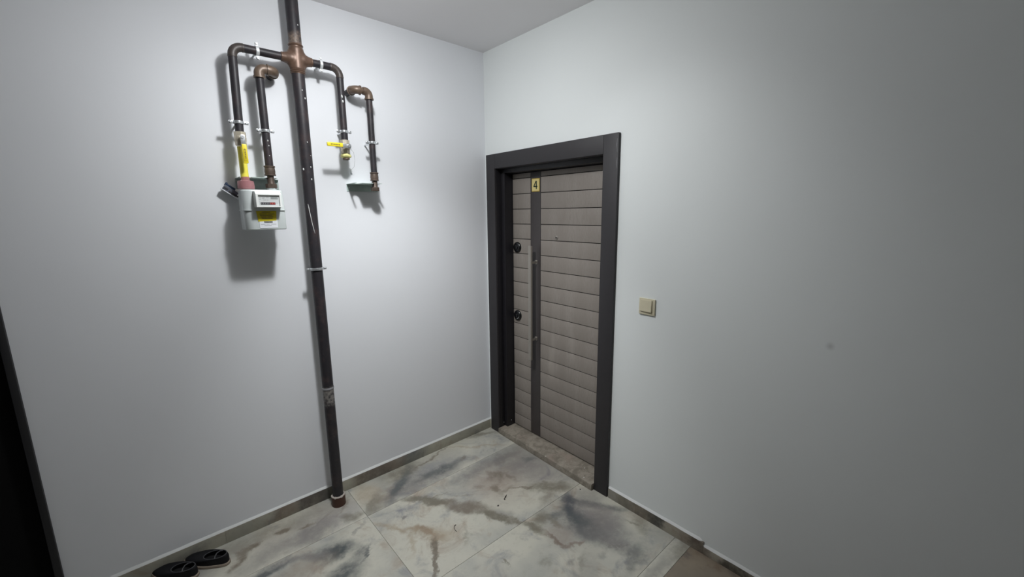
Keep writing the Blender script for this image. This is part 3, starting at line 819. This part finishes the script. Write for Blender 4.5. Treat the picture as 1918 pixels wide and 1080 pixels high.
# ------------------------------------------------------------------ pipe clamps
def clamp_parts(root, r, mat, depth, ear=0.022):
    """local frame: pipe along z, wall at +y, ears left and right"""
    bm = bmesh.new()
    w_ = 0.0072; t = 0.0026; ri = r + 0.0016
    n = 36
    def band(a0, a1):
        rows = []
        for i in range(n // 2 + 1):
            a = a0 + (a1 - a0) * i / (n // 2)
            rows.append([bm.verts.new((rr * math.cos(a), rr * math.sin(a), z)) for rr, z in ((ri, -w_), (ri + t, -w_ * 0.8), (ri + t * 1.15, 0), (ri + t, w_ * 0.8), (ri, w_))])
        for i in range(n // 2):
            for k in range(5):
                f = bm.faces.new((rows[i][k], rows[i][(k + 1) % 5], rows[i + 1][(k + 1) % 5], rows[i + 1][k])); f.smooth = True
        bm.faces.new(rows[0]); bm.faces.new(rows[-1][::-1])
    band(PI + 0.03, 2 * PI - 0.03); band(0.03, PI - 0.03)
    for s in (-1, 1):
        for y in (-0.0026, 0.0026):
            box(bm, min(s * (ri + 0.0005), s * (ri + ear)), max(s * (ri + 0.0005), s * (ri + ear)), y - 0.0014, y + 0.0014, -w_ * 0.9, w_ * 0.9, bev=0.0008)
    obj('clamp_band', bm, mat, root)
    for s in (-1, 1):
        bm = bmesh.new()
        xx = s * (ri + ear * 0.62)
        tube(bm, [(xx, -0.010, 0), (xx, -0.0085, 0), (xx, -0.0048, 0), (xx, -0.0045, 0)], [0.0042, 0.0058, 0.0058, 0.0052], 12)
        tube(bm, [(xx, -0.0046, 0), (xx, 0.012, 0)], 0.0028, 10)
        obj('clamp_screw', bm, mat, root)
    bm = bmesh.new(); tube(bm, [(0, ri + t * 0.5, 0), (0, ri + 0.008, 0), (0, ri + 0.0085, 0), (0, depth, 0)], [0.0085, 0.0085, 0.0042, 0.0042], 12)
    obj('stem', bm, mat, root)
    bm = bmesh.new()
    tube(bm, [(0, 0, -0.0072), (0, 0, 0.0072)], r + 0.0016, 28, caps=True)
    obj('rubber_liner', bm, M['rubber'], root)

CG = 'split ring clamps holding the gas pipes to the wall'
def clamp(x, d, z, r, label, mat, rot=None, ear=0.022):
    root = thing('pipe_clamp', label, 'pipe clamp', (x, -d, z), group=CG)
    if rot: root.rotation_euler = rot
    clamp_parts(root, r, mat, d, ear)
clamp(RX, 0.1, 1.412, 0.0300, 'large zinc ring clamp half way up the thick gas riser', M['zinc'], ear=0.018)
clamp(X1, 0.1, 2.119, AR, 'grey ring clamp on the black pipe just above the valve with the yellow sleeved hose', M['zinc'], ear=0.020)
clamp(X2, 0.1, 2.094, 0.0178, 'ring clamp on the pipe running down into the right of the meter', M['zinc'], ear=0.018)
clamp(X3, 0.1, 2.133, AR, 'ring clamp just above the open valve with the sideways yellow lever', M['zinc'], ear=0.019)
clamp(X4, 0.105, 2.090, 0.0166, 'ring clamp on the rightmost black drop pipe', M['zinc'], ear=0.018)
clamp(-1.411, 0.1, AZ, AR, 'white ring clamp on the horizontal arm left of the rusty cross', M['white_clamp'], rot=(0, PI / 2, 0), ear=0.018)
clamp(-1.129, 0.1, AZ, AR, 'white ring clamp on the horizontal arm right of the rusty cross', M['white_clamp'], rot=(0, PI / 2, 0), ear=0.015)

# ------------------------------------------------------------------ the two pipes that return through the wall
def return_pipe(x, d, top, ex, zu, znut, label, r, side, hexr, long_first=False):
    """down pipe at x, elbow over to ex, second elbow into the wall, union and coupling nut at the foot"""
    root = thing('return_pipe', label, 'gas pipe', (0, 0, 0), group='black drop pipes with brass elbows that end at the wall')
    R = r
    bm = bmesh.new(); tube(bm, [(x, -d, top - 0.02), (x, -d, zu)], R, 24)
    obj('pipe', bm, M['pipe'], root)
    s = side
    e = 0.030
    # first elbow
    bm = bmesh.new()
    P = [(x, -d, top - 0.042), (x, -d, top - 0.0345), (x, -d, top - 0.034)]
    Rr = [R + 0.0075, R + 0.0075, R + 0.0045]
    A = arc((x + s * e * 0.8, -d, top - e * 0.8), (-s, 0, 0), (0, 0, 1), e * 0.8, 0, PI / 2, 8)
    P += [tuple(p) for p in A]; Rr += [R + 0.0045] * len(A)
    xm = (x + ex) / 2
    P += [(x + s * 0.034, -d, top)]; Rr += [R + 0.003]
    P += [(x + s * 0.0345, -d, top)]; Rr += [R - 0.002]
    P += [(ex - s * 0.033, -d, top)]; Rr += [R - 0.002]
    tube(bm, P, Rr, 26)
    obj('elbow', bm, M['bronze'], root)
    # second elbow to the wall
    bm = bmesh.new()
    A = arc((ex - s * e * 0.8, -d + e * 0.8, top), (0, -1, 0), (s, 0, 0), e * 0.8, 0, PI / 2, 8)
    P = [(ex - s * 0.0345, -d, top), (ex - s * 0.029, -d, top), (ex - s * 0.0285, -d, top)] + [tuple(p) for p in A]
    Rr = [R + 0.0075, R + 0.0075, R + 0.0045] + [R + 0.0045] * len(A)
    P += [(ex, -d + 0.034, top), (ex, -d + 0.0345, top), (ex, -d + 0.042, top), (ex, -d + 0.0425, top)]
    Rr += [R + 0.0045, R + 0.0075, R + 0.0075, R]
    tube(bm, P, Rr, 26)
    obj('elbow', bm, M['bronze'], root)
    bm = bmesh.new(); tube(bm, [(ex, -d + 0.04, top), (ex, 0.0, top)], R, 20)
    obj('wall_stub', bm, M['pipe'], root)
    # union
    bm = bmesh.new()
    hgt = 0.042
    tube(bm, [(x, -d, zu + 0.003), (x, -d, zu + 0.002), (x, -d, zu - 0.004), (x, -d, zu - 0.0045), (x, -d, zu - 0.016), (x, -d, zu - 0.024), (x, -d, zu - hgt + 0.005), (x, -d, zu - hgt + 0.0045), (x, -d, zu - hgt - 0.001), (x, -d, zu - hgt - 0.002)],
         [R + .0005, R + 0.0068, R + 0.0068, R + 0.0040, R + 0.0052, R + 0.006, R + 0.0045, R + 0.0072, R + 0.0072, R - 0.001], 26)
    obj('union_socket', bm, M['oldiron'], root)
    bm = bmesh.new()
    tube(bm, [(x, -d, zu - hgt), (x, -d, znut + 0.022), (x, -d, znut + 0.012)], [R - 0.003, R - 0.002, R + 0.003], 24)
    obj('nipple', bm, M['oldiron'], root)
    bm = bmesh.new()
    tube(bm, [(x, -d, znut + 0.021), (x, -d, znut + 0.0195), (x, -d, znut + 0.0015), (x, -d, znut)], [hexr * 0.86, hexr, hexr, hexr * 0.95], 8)
    for f in bm.faces: f.smooth = False
    obj('coupling_nut', bm, M['oldiron'], root)
    return root
return_pipe(X2, 0.1, 2.372, -1.345, 1.930, 1.827, 'black drop pipe with brass elbows ending on the right side of the gas meter', 0.0178, 1, 0.0255)
return_pipe(X4, 0.105, 2.358, -0.968, 1.927, 1.827, 'rightmost black drop pipe with brass elbows, its nut hanging free under the empty bracket', 0.0166, -1, 0.0245)

# ------------------------------------------------------------------ valves
def valve_body(x, y, zt, zb, parent):
    bm = bmesh.new()
    L = zt - zb
    tube(bm, [(x, y, zt), (x, y, zt - 0.001), (x, y, zt - 0.020), (x, y, zt - 0.022)], [0.021, 0.0245, 0.0245, 0.021], 8)
    tube(bm, [(x, y, zb + 0.018), (x, y, zb + 0.017), (x, y, zb + 0.001), (x, y, zb)], [0.021, 0.0235, 0.0235, 0.021], 8)
    for f in bm.faces: f.smooth = False
    zm = (zt + zb) / 2
    tube(bm, [(x, y, zm + 0.024), (x, y, zm + 0.016), (x, y, zm + 0.006), (x, y, zm - 0.006), (x, y, zm - 0.016), (x, y, zm - 0.024)], [0.018, 0.022, 0.0245, 0.0245, 0.022, 0.018], 24)
    obj('valve_body', bm, M['brass'], parent)
    bm = bmesh.new()
    tube(bm, [(x, y - 0.020, zm), (x, y - 0.034, zm), (x, y - 0.0345, zm), (x, y - 0.048, zm)], [0.0105, 0.0105, 0.006, 0.006], 16)
    obj('valve_spindle', bm, M['brass'], parent)
    return zm

VB = thing('gas_valve', 'brass valve with its yellow lever hanging down above the meter hose', 'valve', (0, 0, 0))
zm = valve_body(X1, -0.1, 2.078, 2.016, VB)
bm = bmesh.new()
# bent metal root of the lever
for (y0, y1, za, zb_) in ((-0.152, -0.147, zm - 0.004, zm - 0.034),):
    box(bm, X1 - 0.008, X1 + 0.010, y0, y1, zb_, za + 0.016, bev=0.002)
tube(bm, [(X1, -0.146, zm + 0.002), (X1, -0.1545, zm + 0.002)], 0.0075, 6)
obj('lever_root', bm, M['zinc'], VB)
bm = bmesh.new(); box(bm, X1 - 0.009, X1 + 0.012, -0.162, -0.150, 1.932, 2.018, bev=0.0055)
for f in bm.faces: f.smooth = True
lv = obj('lever', bm, M['yellow'], VB); lv['label'] = 'yellow plastic lever grip'
bm = bmesh.new(); box(bm, X1 - 0.005, X1 + 0.008, -0.1632, -0.1618, 1.942, 1.996, bev=0.0006); 
for k in range(6):
    z = 1.996 - k * 0.0075
    box(bm, X1 - 0.001 + 0.001 * (k % 2), X1 + 0.004, -0.1638, -0.1628, z - 0.0045, z, mi=1)
obj('lever_print', bm, [M['leverdeep'], M['printed']], lv)

VC = thing('gas_valve', 'brass valve with its yellow lever turned out sideways and an open lower end', 'valve', (0, 0, 0))
zm = valve_body(X3, -0.1, 2.090, 2.018, VC)
bm = bmesh.new()
box(bm, X3 - 0.040, X3 + 0.012, -0.152, -0.147, zm - 0.011, zm + 0.011, bev=0.002)
obj('lever_root', bm, M['zinc'], VC)
bm = bmesh.new()
tube(bm, [(X3 + 0.001, -0.146, zm), (X3 + 0.001, -0.158, zm), (X3 + 0.001, -0.160, zm)], [0.0085, 0.0085, 0.0065], 6)
tube(bm, [(X3 + 0.001, -0.1515, zm), (X3 + 0.001, -0.1535, zm)], 0.0125, 20)
obj('lever_nut', bm, M['zinc'], VC)
bm = bmesh.new(); box(bm, -1.152, X3 - 0.034, -0.166, -0.154, zm - 0.0105, zm + 0.0105, bev=0.0055)
for f in bm.faces: f.smooth = True
lv = obj('lever', bm, M['yellow'], VC); lv['label'] = 'yellow plastic lever grip'
bm = bmesh.new()
for k in range(7):
    x = -1.134 + k * 0.0068
    box(bm, x, x + 0.0052, -0.1667, -0.1656, zm - 0.003 + 0.001 * (k % 2), zm + 0.0028)
obj('lever_print', bm, M['printed'], lv)
bm = bmesh.new()
tube(bm, [(X3, -0.1, 2.020), (X3, -0.1, 2.014), (X3, -0.1, 2.008), (X3, -0.1, 2.002), (X3, -0.1, 1.998)], [0.0195, 0.0255, 0.0285, 0.0265, 0.020], 14)
for v in bm.verts:
    v.co += Vector((math.sin(v.co.x * 900 + v.co.z * 500), math.cos(v.co.y * 700), math.sin(v.co.x * 400))) * 0.0014
o = obj('seal_wrap', bm, M['pale_yellow'], VC); o['label'] = 'pale yellow sealing compound'
obj('outlet', TB([(X3, -0.1, 2.001), (X3, -0.1, 1.990), (X3, -0.1, 1.988), (X3, -0.1, 1.995)], [0.0185, 0.0185, 0.0165, 0.0155], 20), M['bronze'], VC)
# a thin seal wire looping off the valve with a small tag
sl = thing('seal_wire', 'hair-thin wire loop with a small grey tag beside the open valve', 'wire', (0, 0, 0))
A = [(X3 + 0.012, -0.122, 2.050), (X3 + 0.040, -0.110, 2.030), (X3 + 0.055, -0.08, 1.990), (X3 + 0.060, -0.05, 1.960), (X3 + 0.054, -0.02, 1.945)]
obj('wire', TB(A, 0.0005, 6), M['grey_ink'], sl)
bm = bmesh.new(); tube(bm, [(X3 + 0.048, -0.012, 1.955), (X3 + 0.056, -0.012, 1.945), (X3 + 0.058, -0.012, 1.932)], [0.002, 0.0045, 0.0048], 10)
obj('tag', bm, M['dial'], sl)

# ------------------------------------------------------------------ hose between valve and meter
hs = thing('gas_hose', 'short yellow sleeved gas hose from the valve down to the meter', 'hose', (0, 0, 0))
bm = bmesh.new()
P, Rr = [], []
for i in range(33):
    z = 2.012 - (2.012 - 1.868) * i / 32
    P.append((X1 - 0.001, -0.1, z)); Rr.append(0.0165 + 0.0004 * (i % 2))
tube(bm, P, Rr, 24)
obj('hose_sleeve', bm, M['hose'], hs)
bm = bmesh.new()
tube(bm, [(X1, -0.1, 1.876), (X1, -0.1, 1.873), (X1, -0.1, 1.862), (X1, -0.1, 1.860), (X1, -0.1, 1.856), (X1, -0.1, 1.838), (X1, -0.1, 1.826), (X1, -0.1, 1.820)],
     [0.0172, 0.0178, 0.0182, 0.0200, 0.0335, 0.0350, 0.0355, 0.0335], 28)
o = obj('seal_cap', bm, M['pink'], hs); o['label'] = 'clear pinkish plastic seal cap'

# ------------------------------------------------------------------ meter brackets
def bracket(x0, x1, zb, zt, dep, notches, label):
    root = thing('meter_bracket', label, 'bracket', (0, 0, 0), group='galvanised meter brackets on the wall')
    obj('back_plate', B(x0, x1, -0.0035, -0.0003, zb, zt - 0.0002, bev=0.0008), M['galv'], root)
    # shelf with slots open to the front
    xs_ = [x0]
    for c, hw in notches: xs_ += [c - hw, c + hw]
    xs_ += [x1]
    bm = bmesh.new()
    outline = [(x0, -0.0038), (x0, -dep)]
    for c, hw in notches:
        outline += [(c - hw, -dep)]
        for i in range(9):
            t = PI * i / 8
            outline.append((c - hw * math.cos(t), -(dep - 0.052) + hw * math.sin(t) * 0.9))
        outline += [(c + hw, -dep)]
    outline += [(x1 - 0.030, -dep), (x1 - 0.030, -dep * 0.45), (x1, -0.012), (x1, -0.0038)]
    top = [bm.verts.new((x, y, zt)) for x, y in outline]
    bot = [bm.verts.new((x, y, zt - 0.0025)) for x, y in outline]
    bm.faces.new(top); bm.faces.new(bot[::-1])
    n = len(outline)
    for i in range(n):
        bm.faces.new((top[i], top[(i + 1) % n], bot[(i + 1) % n], bot[i]))
    bmesh.ops.triangulate(bm, faces=[f for f in bm.faces if len(f.verts) > 4])
    obj('shelf', bm, M['galv'], root)
    for x in (x0 + 0.012, x1 - 0.012):
        obj('screw', TB([(x, -0.0036, (zb + zt) / 2), (x, -0.006, (zb + zt) / 2)], 0.004, 10), M['zinc'], root)
bracket(-1.546, -1.359, 1.826, 1.875, 0.128, [(X1, 0.0215), (X2 - 0.004, 0.0215)], 'galvanised bracket on the wall directly above the gas meter')
bracket(-1.010, -0.826, 1.827, 1.868, 0.134, [(-0.985, 0.0165), (X4 - 0.001, 0.021)], 'empty galvanised bracket under the rightmost drop pipe')

# ------------------------------------------------------------------ gas meter
gm = thing('gas_meter', 'pale grey domestic gas meter with a counter window and a yellow sticker', 'gas meter', (0, 0, 0))
MX0, MX1, MD0, MD1 = -1.557, -1.383, 0.062, 0.190
def shell(z0, z1, taper0, taper1, rtop, rbot, ins=0.0, seg=8, rc=0.036):
    bm = bmesh.new()
    def ring(z, i):
        pts = []
        x0, x1, y0, y1 = MX0 + i, MX1 - i, -MD1 + i, -MD0 - i
        # left front corner is generously rounded, right front corner tighter
        for (cx, cy, r, a0) in ((x1 - 0.012, y1 - 0.012, 0.012, 0), (x0 + 0.02, y1 - 0.02, 0.02, PI / 2), (x0 + rc, y0 + rc, rc, PI), (x1 - 0.007, y0 + 0.007, 0.007, 1.5 * PI)):
            for k in range(seg + 1):
                a = a0 + PI / 2 * k / seg
                pts.append((cx + r * math.cos(a), cy + r * math.sin(a), z))
        return [bm.verts.new(p) for p in pts]
    prof = []
    if rtop > 0:
        for k in range(5):
            a = PI / 2 * k / 4
            prof.append((z1 - rtop + rtop * math.cos(a), taper1 + ins + rtop * (1 - math.sin(a))))
    else: prof.append((z1, taper1 + ins))
    if rbot > 0:
        for k in range(5):
            a = PI / 2 * k / 4
            prof.append((z0 + rbot - rbot * math.sin(a), taper0 + ins + rbot * (1 - math.cos(a))))
    else: prof.append((z0, taper0 + ins))
    rs = [ring(z, i) for z, i in prof]
    for a, b_ in zip(rs[:-1], rs[1:]):
        n = len(a)
        for k in range(n):
            f = bm.faces.new((a[k], a[(k + 1) % n], b_[(k + 1) % n], b_[k])); f.smooth = True
    bm.faces.new(rs[0]); bm.faces.new(rs[-1][::-1])
    return bm
obj('upper_shell', shell(1.722, 1.815, 0.001, 0.004, 0.008, 0.0), M['meter'], gm)
obj('lower_shell', shell(1.629, 1.719, 0.002, 0.002, 0.0, 0.005), M['meter'], gm)
obj('seam_flange', shell(1.7185, 1.7225, -0.0018, -0.0018, 0.0, 0.0, rc=0.038), M['meter'], gm)
obj('seam_tab', B(MX1 - 0.004, MX1 + 0.012, -0.16, -0.13, 1.7190, 1.7215, bev=0.0005), M['zinc'], gm)
obj('side_bracket', B(MX1 - 0.003, MX1 + 0.008, -0.13, -0.11, 1.747, 1.750, bev=0.0005), M['meter_white'], gm)
for x in (X1, X2):
    obj('connection_stub', TB([(x, -0.1, 1.812), (x, -0.1, 1.826)], 0.021, 24), M['meter'], gm)
# index box: a wedge whose front is framed
IX0, IX1, IZ0, IZ1 = -1.513, -1.403, 1.733, 1.806
bm = bmesh.new()
YF, YT = -0.232, -0.214
vs = [bm.verts.new(p) for p in (
    (IX0, -0.186, IZ0), (IX1, -0.186, IZ0), (IX1, -0.186, IZ1), (IX0, -0.186, IZ1),
    (IX0 + .003, YF, IZ0 + .001), (IX1 - .002, YF, IZ0 + .001), (IX1 - .002, YF + .002, 1.793), (IX0 + .003, YF + .002, 1.793),
    (IX1 - .002, YT, IZ1), (IX0 + .003, YT, IZ1))]
for q in ((0, 3, 2, 1), (0, 1, 5, 4), (7, 6, 8, 9), (3, 9, 8, 2), (1, 2, 8, 6, 5), (0, 4, 7, 9, 3)):
    bm.faces.new([vs[i] for i in q])
# front frame with an opening
w0, w1, w2, w3 = IX0 + 0.012, IX1 - 0.010, IZ0 + 0.0065, 1.7885
iv = [bm.verts.new(p) for p in ((w0, YF, w2), (w1, YF, w2), (w1, YF + .002, w3), (w0, YF + .002, w3))]
iv2 = [bm.verts.new((v.co.x, YF + 0.009, v.co.z)) for v in iv]
of = [vs[4], vs[5], vs[6], vs[7]]
for k in range(4):
    bm.faces.new((of[k], of[(k + 1) % 4], iv[(k + 1) % 4], iv[k]))
    bm.faces.new((iv[k], iv[(k + 1) % 4], iv2[(k + 1) % 4], iv2[k]))
bm.faces.new(iv2)
ib = obj('index_box', bm, M['meter_white'], gm); ib['label'] = 'white framed counter window'
bm = bmesh.new()
yb = YF + 0.0088
box(bm, w0 + .001, w1 - .001, yb - 0.0006, yb, w2 + .001, w3 - .001, mi=0)
box(bm, -1.492, -1.4530, yb - 0.002, yb, 1.7455, 1.7560, mi=1)
box(bm, -1.4530, -1.4315, yb - 0.002, yb, 1.7455, 1.7560, mi=2)
for k in range(8):
    x = -1.4905 + k * 0.0073
    box(bm, x + 0.0016, x + 0.0038, yb - 0.0023, yb - 0.0019, 1.7480, 1.7535, mi=4 if k < 5 else 5)
box(bm, -1.449, -1.4190, yb - 0.0012, yb, 1.7700, 1.7840, mi=3)
for (x, zz_, wd) in ((-1.446, 1.779, .012), (-1.430, 1.779, .008), (-1.446, 1.774, .020)):
    box(bm, x, x + wd, yb - 0.0015, yb, zz_, zz_ + 0.0022, mi=4)
for (x, zz_, wd) in ((-1.496, 1.7755, .008), (-1.484, 1.7770, .012), (-1.484, 1.7725, .009), (-1.468, 1.7770, .012), (-1.496, 1.7680, .006), (-1.480, 1.7660, .012), (-1.465, 1.7660, .006),
                     (-1.4975, 1.757, .0025), (-1.4975, 1.751, .0025), (-1.4975, 1.745, .0025), (-1.4265, 1.752, .004)):
    box(bm, x, x + wd, yb - 0.0009, yb, zz_, zz_ + 0.0014, mi=6)
obj('dial_face', bm, [M['dial'], M['ink'], M['redroll'], M['lcd'], M['grey_ink'], M['redwax'], M['grey_ink']], ib)
# stickers
bm = bmesh.new()
yS = -0.1895
vs = [bm.verts.new(p) for p in ((-1.508, yS + .0012, 1.7165), (-1.424, yS + .0012, 1.7165), (-1.424, yS - .0006, 1.7165), (-1.508, yS - .0006, 1.7165),
                                (-1.503, yS + .0035, 1.6680), (-1.4275, yS + .0035, 1.6715), (-1.4275, yS - .0000, 1.6715), (-1.503, yS - .0000, 1.6680))]
for q in ((0, 1, 2, 3), (4, 7, 6, 5), (0, 4, 5, 1), (1, 5, 6, 2), (2, 6, 7, 3), (3, 7, 4, 0)):
    bm.faces.new([vs[i] for i in q])
for (x, z, wd) in ((-1.486, 1.710, .036), (-1.496, 1.703, .030), (-1.460, 1.703, .026), (-1.494, 1.696, .05), (-1.490, 1.689, .022), (-1.464, 1.689, .024), (-1.488, 1.682, .045)):
    box(bm, x, x + wd, yS - 0.0016, yS + .001, z - 0.001, z + 0.0012, mi=1)
o = obj('warning_sticker', bm, [M['sticker'], M['bronze']], gm); o['label'] = 'yellow warning sticker'
bm = bmesh.new()
yS = -0.1887
box(bm, -1.499, -1.423, yS - 0.0008, yS + 0.003, 1.6375, 1.6720, mi=0)
for k in range(22):
    x = -1.480 + k * 0.00165
    box(bm, x, x + (0.0011 if k % 3 else 0.0007), yS - 0.0014, yS, 1.6615, 1.6700, mi=1)
for (x, z, wd) in ((-1.495, 1.6545, .02), (-1.472, 1.6545, .014), (-1.452, 1.6545, .022), (-1.480, 1.6475, .030)):
    box(bm, x, x + wd, yS - 0.0013, yS, z, z + 0.0013, mi=2)
o = obj('serial_label', bm, [M['label'], M['ink'], M['grey_ink']], gm); o['label'] = 'white label with a barcode'

# grey and blue plug on the left of the meter, tied with a red seal
pl = thing('signal_plug', 'grey and blue plastic plug tied slanting to the top left corner of the meter', 'plug', (-1.574, -0.030, 1.813), rot=(0, math.radians(38), math.radians(-5)))
obj('plug_body', B(-0.034, 0.030, -0.010, 0.012, -0.013, 0.011, bev=0.003), M['greyplastic'], pl)
bm = bmesh.new(); box(bm, -0.032, 0.016, -0.008, 0.010, 0.010, 0.021, bev=0.003); box(bm, -0.037, -0.027, -0.007, 0.009, 0.008, 0.024, bev=0.002)
o = obj('plug_cap', bm, M['blue'], pl); o['label'] = 'dark blue cap'
bm = bmesh.new(); box(bm, -0.006, 0.038, -0.0112, -0.0095, -0.0105, -0.003, bev=0.0006); box(bm, -0.030, -0.012, -0.0112, -0.0095, -0.006, 0.002, bev=0.0006)
obj('socket', bm, M['ink'], pl)
o = obj('edge_rail', B(-0.038, 0.044, -0.011, 0.012, -0.0165, -0.0128, bev=0.001), M['label'], pl)
bm = bmesh.new(); tube(bm, [(0.012, -0.008, 0.016), (0.024, -0.012, 0.019), (0.036, -0.016, 0.020)], [0.005, 0.0068, 0.006], 12)
o = obj('white_lead', bm, M['meter_white'], pl)
bm = bmesh.new(); tube(bm, [(0.034, -0.018, 0.0225), (0.040, -0.0215, 0.0235), (0.050, -0.026, 0.0225)], [0.0045, 0.0085, 0.0055], 12)
o = obj('red_seal', bm, M['redwax'], pl); o['label'] = 'small red seal'

# ------------------------------------------------------------------ shoes by the left wall
def shoe(label, loc, rz, L=0.225):
    root = thing('slip_on_shoe', label, 'shoe', loc, group='pair of black slip-on shoes', rot=(0, 0, rz))
    N = 40                                          # heel at x = 0, toe towards -x
    def foot(a, grow=0.0):
        cx = -L / 2 + (L / 2 + grow) * math.cos(a)
        t = (-cx) / L
        hw = 0.031 + 0.009 * math.sin(PI * min(1, max(0, t - 0.15) / 0.85)) + grow
        sy = math.sin(a)
        return cx, hw * math.copysign(abs(sy) ** 0.72, sy)
    def opening(a, sc=1.0):
        return -0.066 + 0.057 * sc * math.cos(a), 0.0290 * sc * math.sin(a)
    def ring(bm, fn):
        return [bm.verts.new(fn(2 * PI * k / N)) for k in range(N)]
    def skin(bm, rs):
        for a_, b_ in zip(rs[:-1], rs[1:]):
            for k in range(N):
                f = bm.faces.new((a_[k], a_[(k + 1) % N], b_[(k + 1) % N], b_[k])); f.smooth = True
    def ztop(a):
        return 0.0455 + 0.009 * math.cos(a)
    bm = bmesh.new()
    rs = [ring(bm, lambda a, g=g, z=z: (*foot(a, g), z)) for g, z in ((0.0045, 0.0), (0.0058, 0.003), (0.0058, 0.011), (0.003, 0.0145), (0.0, 0.0150))]
    skin(bm, rs); bm.faces.new(rs[0][::-1]); bm.faces.new(rs[-1])
    o = obj('sole', bm, M['sole'], root); o['label'] = 'tan rubber sole edge'
    bm = bmesh.new()
    rs = []
    for i in range(9):
        s_ = i / 8
        wgt = 1 - math.cos(s_ * PI / 2) ** 0.9
        hgt = math.sin(s_ * PI / 2)
        def fn(a, wgt=wgt, hgt=hgt):
            f, p = foot(a, 0.0012), opening(a)
            w2 = wgt ** (1.0 + 0.5 * (1 + math.cos(a)))
            return (f[0] * (1 - w2) + p[0] * w2, f[1] * (1 - w2) + p[1] * w2, 0.013 + (ztop(a) - 0.013) * hgt)
        rs.append(ring(bm, fn))
    skin(bm, rs)
    obj('upper', bm, M['shoe'], root)
    bm = bmesh.new()
    rs = [ring(bm, lambda a: (*opening(a, 0.99), ztop(a) - 0.0004)), ring(bm, lambda a: (*opening(a, 1.02), ztop(a) * 0.6)), ring(bm, lambda a: (*opening(a, 1.05), 0.020)), ring(bm, lambda a: (*opening(a, 1.0), 0.0165))]
    skin(bm, rs); bm.faces.new(rs[-1])
    obj('lining', bm, M['shoe_in'], root)
    P = [(*opening(2 * PI * k / 40, 1.02), ztop(2 * PI * k / 40) + 0.0005) for k in range(41)]
    obj('collar_piping', TB(P, 0.0019, 8, False), M['piping'], root)
    obj('strap', TB([(-0.046, -0.0275, 0.047), (-0.052, -0.015, 0.0535), (-0.055, 0.0, 0.0555), (-0.052, 0.015, 0.0535), (-0.046, 0.0275, 0.047)], 0.0027, 8), M['piping'], root)
    return root
shoe('black slip-on shoe nearer the gas pipe foot, wholly in view', (-1.803, -0.172, 0.0), math.radians(-47))
shoe('black slip-on shoe further left, partly cut by the photo edge', (-1.928, -0.158, 0.0), math.radians(-47))

# ------------------------------------------------------------------ specks on the floor and sill
def crumb(x, y, z, s, label, grp, mat=None, name='crumb', cat='crumb'):
    bm = bmesh.new()
    bmesh.ops.create_icosphere(bm, subdivisions=1, radius=s)
    for v in bm.verts:
        v.co = Vector((v.co.x * random.uniform(.6, 1.5), v.co.y * random.uniform(.6, 1.4), v.co.z * 0.5 + s * 0.5))
    mn = min(v.co.z for v in bm.verts)
    for v in bm.verts: v.co.z -= mn
    o = obj(name, bm, mat or M['debris']); o.location = (x, y, z)
    return tag(o, label, cat, group=grp)
GC = 'dark crumbs on the floor tiles'
crumb(-0.551, -0.755, 0.0, 0.0050, 'dark crumb on the middle tile, nearest the camera of the pair', GC)
crumb(-0.487, -0.739, 0.0, 0.0045, 'dark crumb at the lower end of the tiny twig on the middle tile', GC)
crumb(-0.078, -0.986, 0.0, 0.0045, 'dark crumb on the floor in front of the right end of the sill', GC)
o = obj('twig', TB([(-0.484, -0.733, 0.003), (-0.470, -0.728, 0.0045), (-0.452, -0.717, 0.003)], [0.001, 0.0032, 0.001], 8), M['debris'])
tag(o, 'tiny dark twig lying on the middle tile', 'twig')
o = obj('thread', TB([(-0.822, -0.715, 0.002), (-0.834, -0.718, 0.0025), (-0.843, -0.730, 0.002), (-0.846, -0.745, 0.002), (-0.846, -0.760, 0.002)], [0.0022, 0.0014, 0.0011, 0.0011, 0.001], 8), M['debris'])
tag(o, 'curled dark thread on the cream middle tile', 'thread')
GP = 'white plaster chips on the door sill'
for (x, y, s, lab) in ((-0.028, -0.640, 0.0042, 'white plaster chip on the front edge of the sill, middle of the door'),
                       (-0.018, -0.965, 0.0050, 'white plaster chip near the right front corner of the sill'),
                       (0.062, -0.905, 0.0038, 'white plaster chip further back on the right of the sill')):
    crumb(x, y, 0.042, s, lab, GP, M['chip'], 'plaster_chip', 'plaster chip')
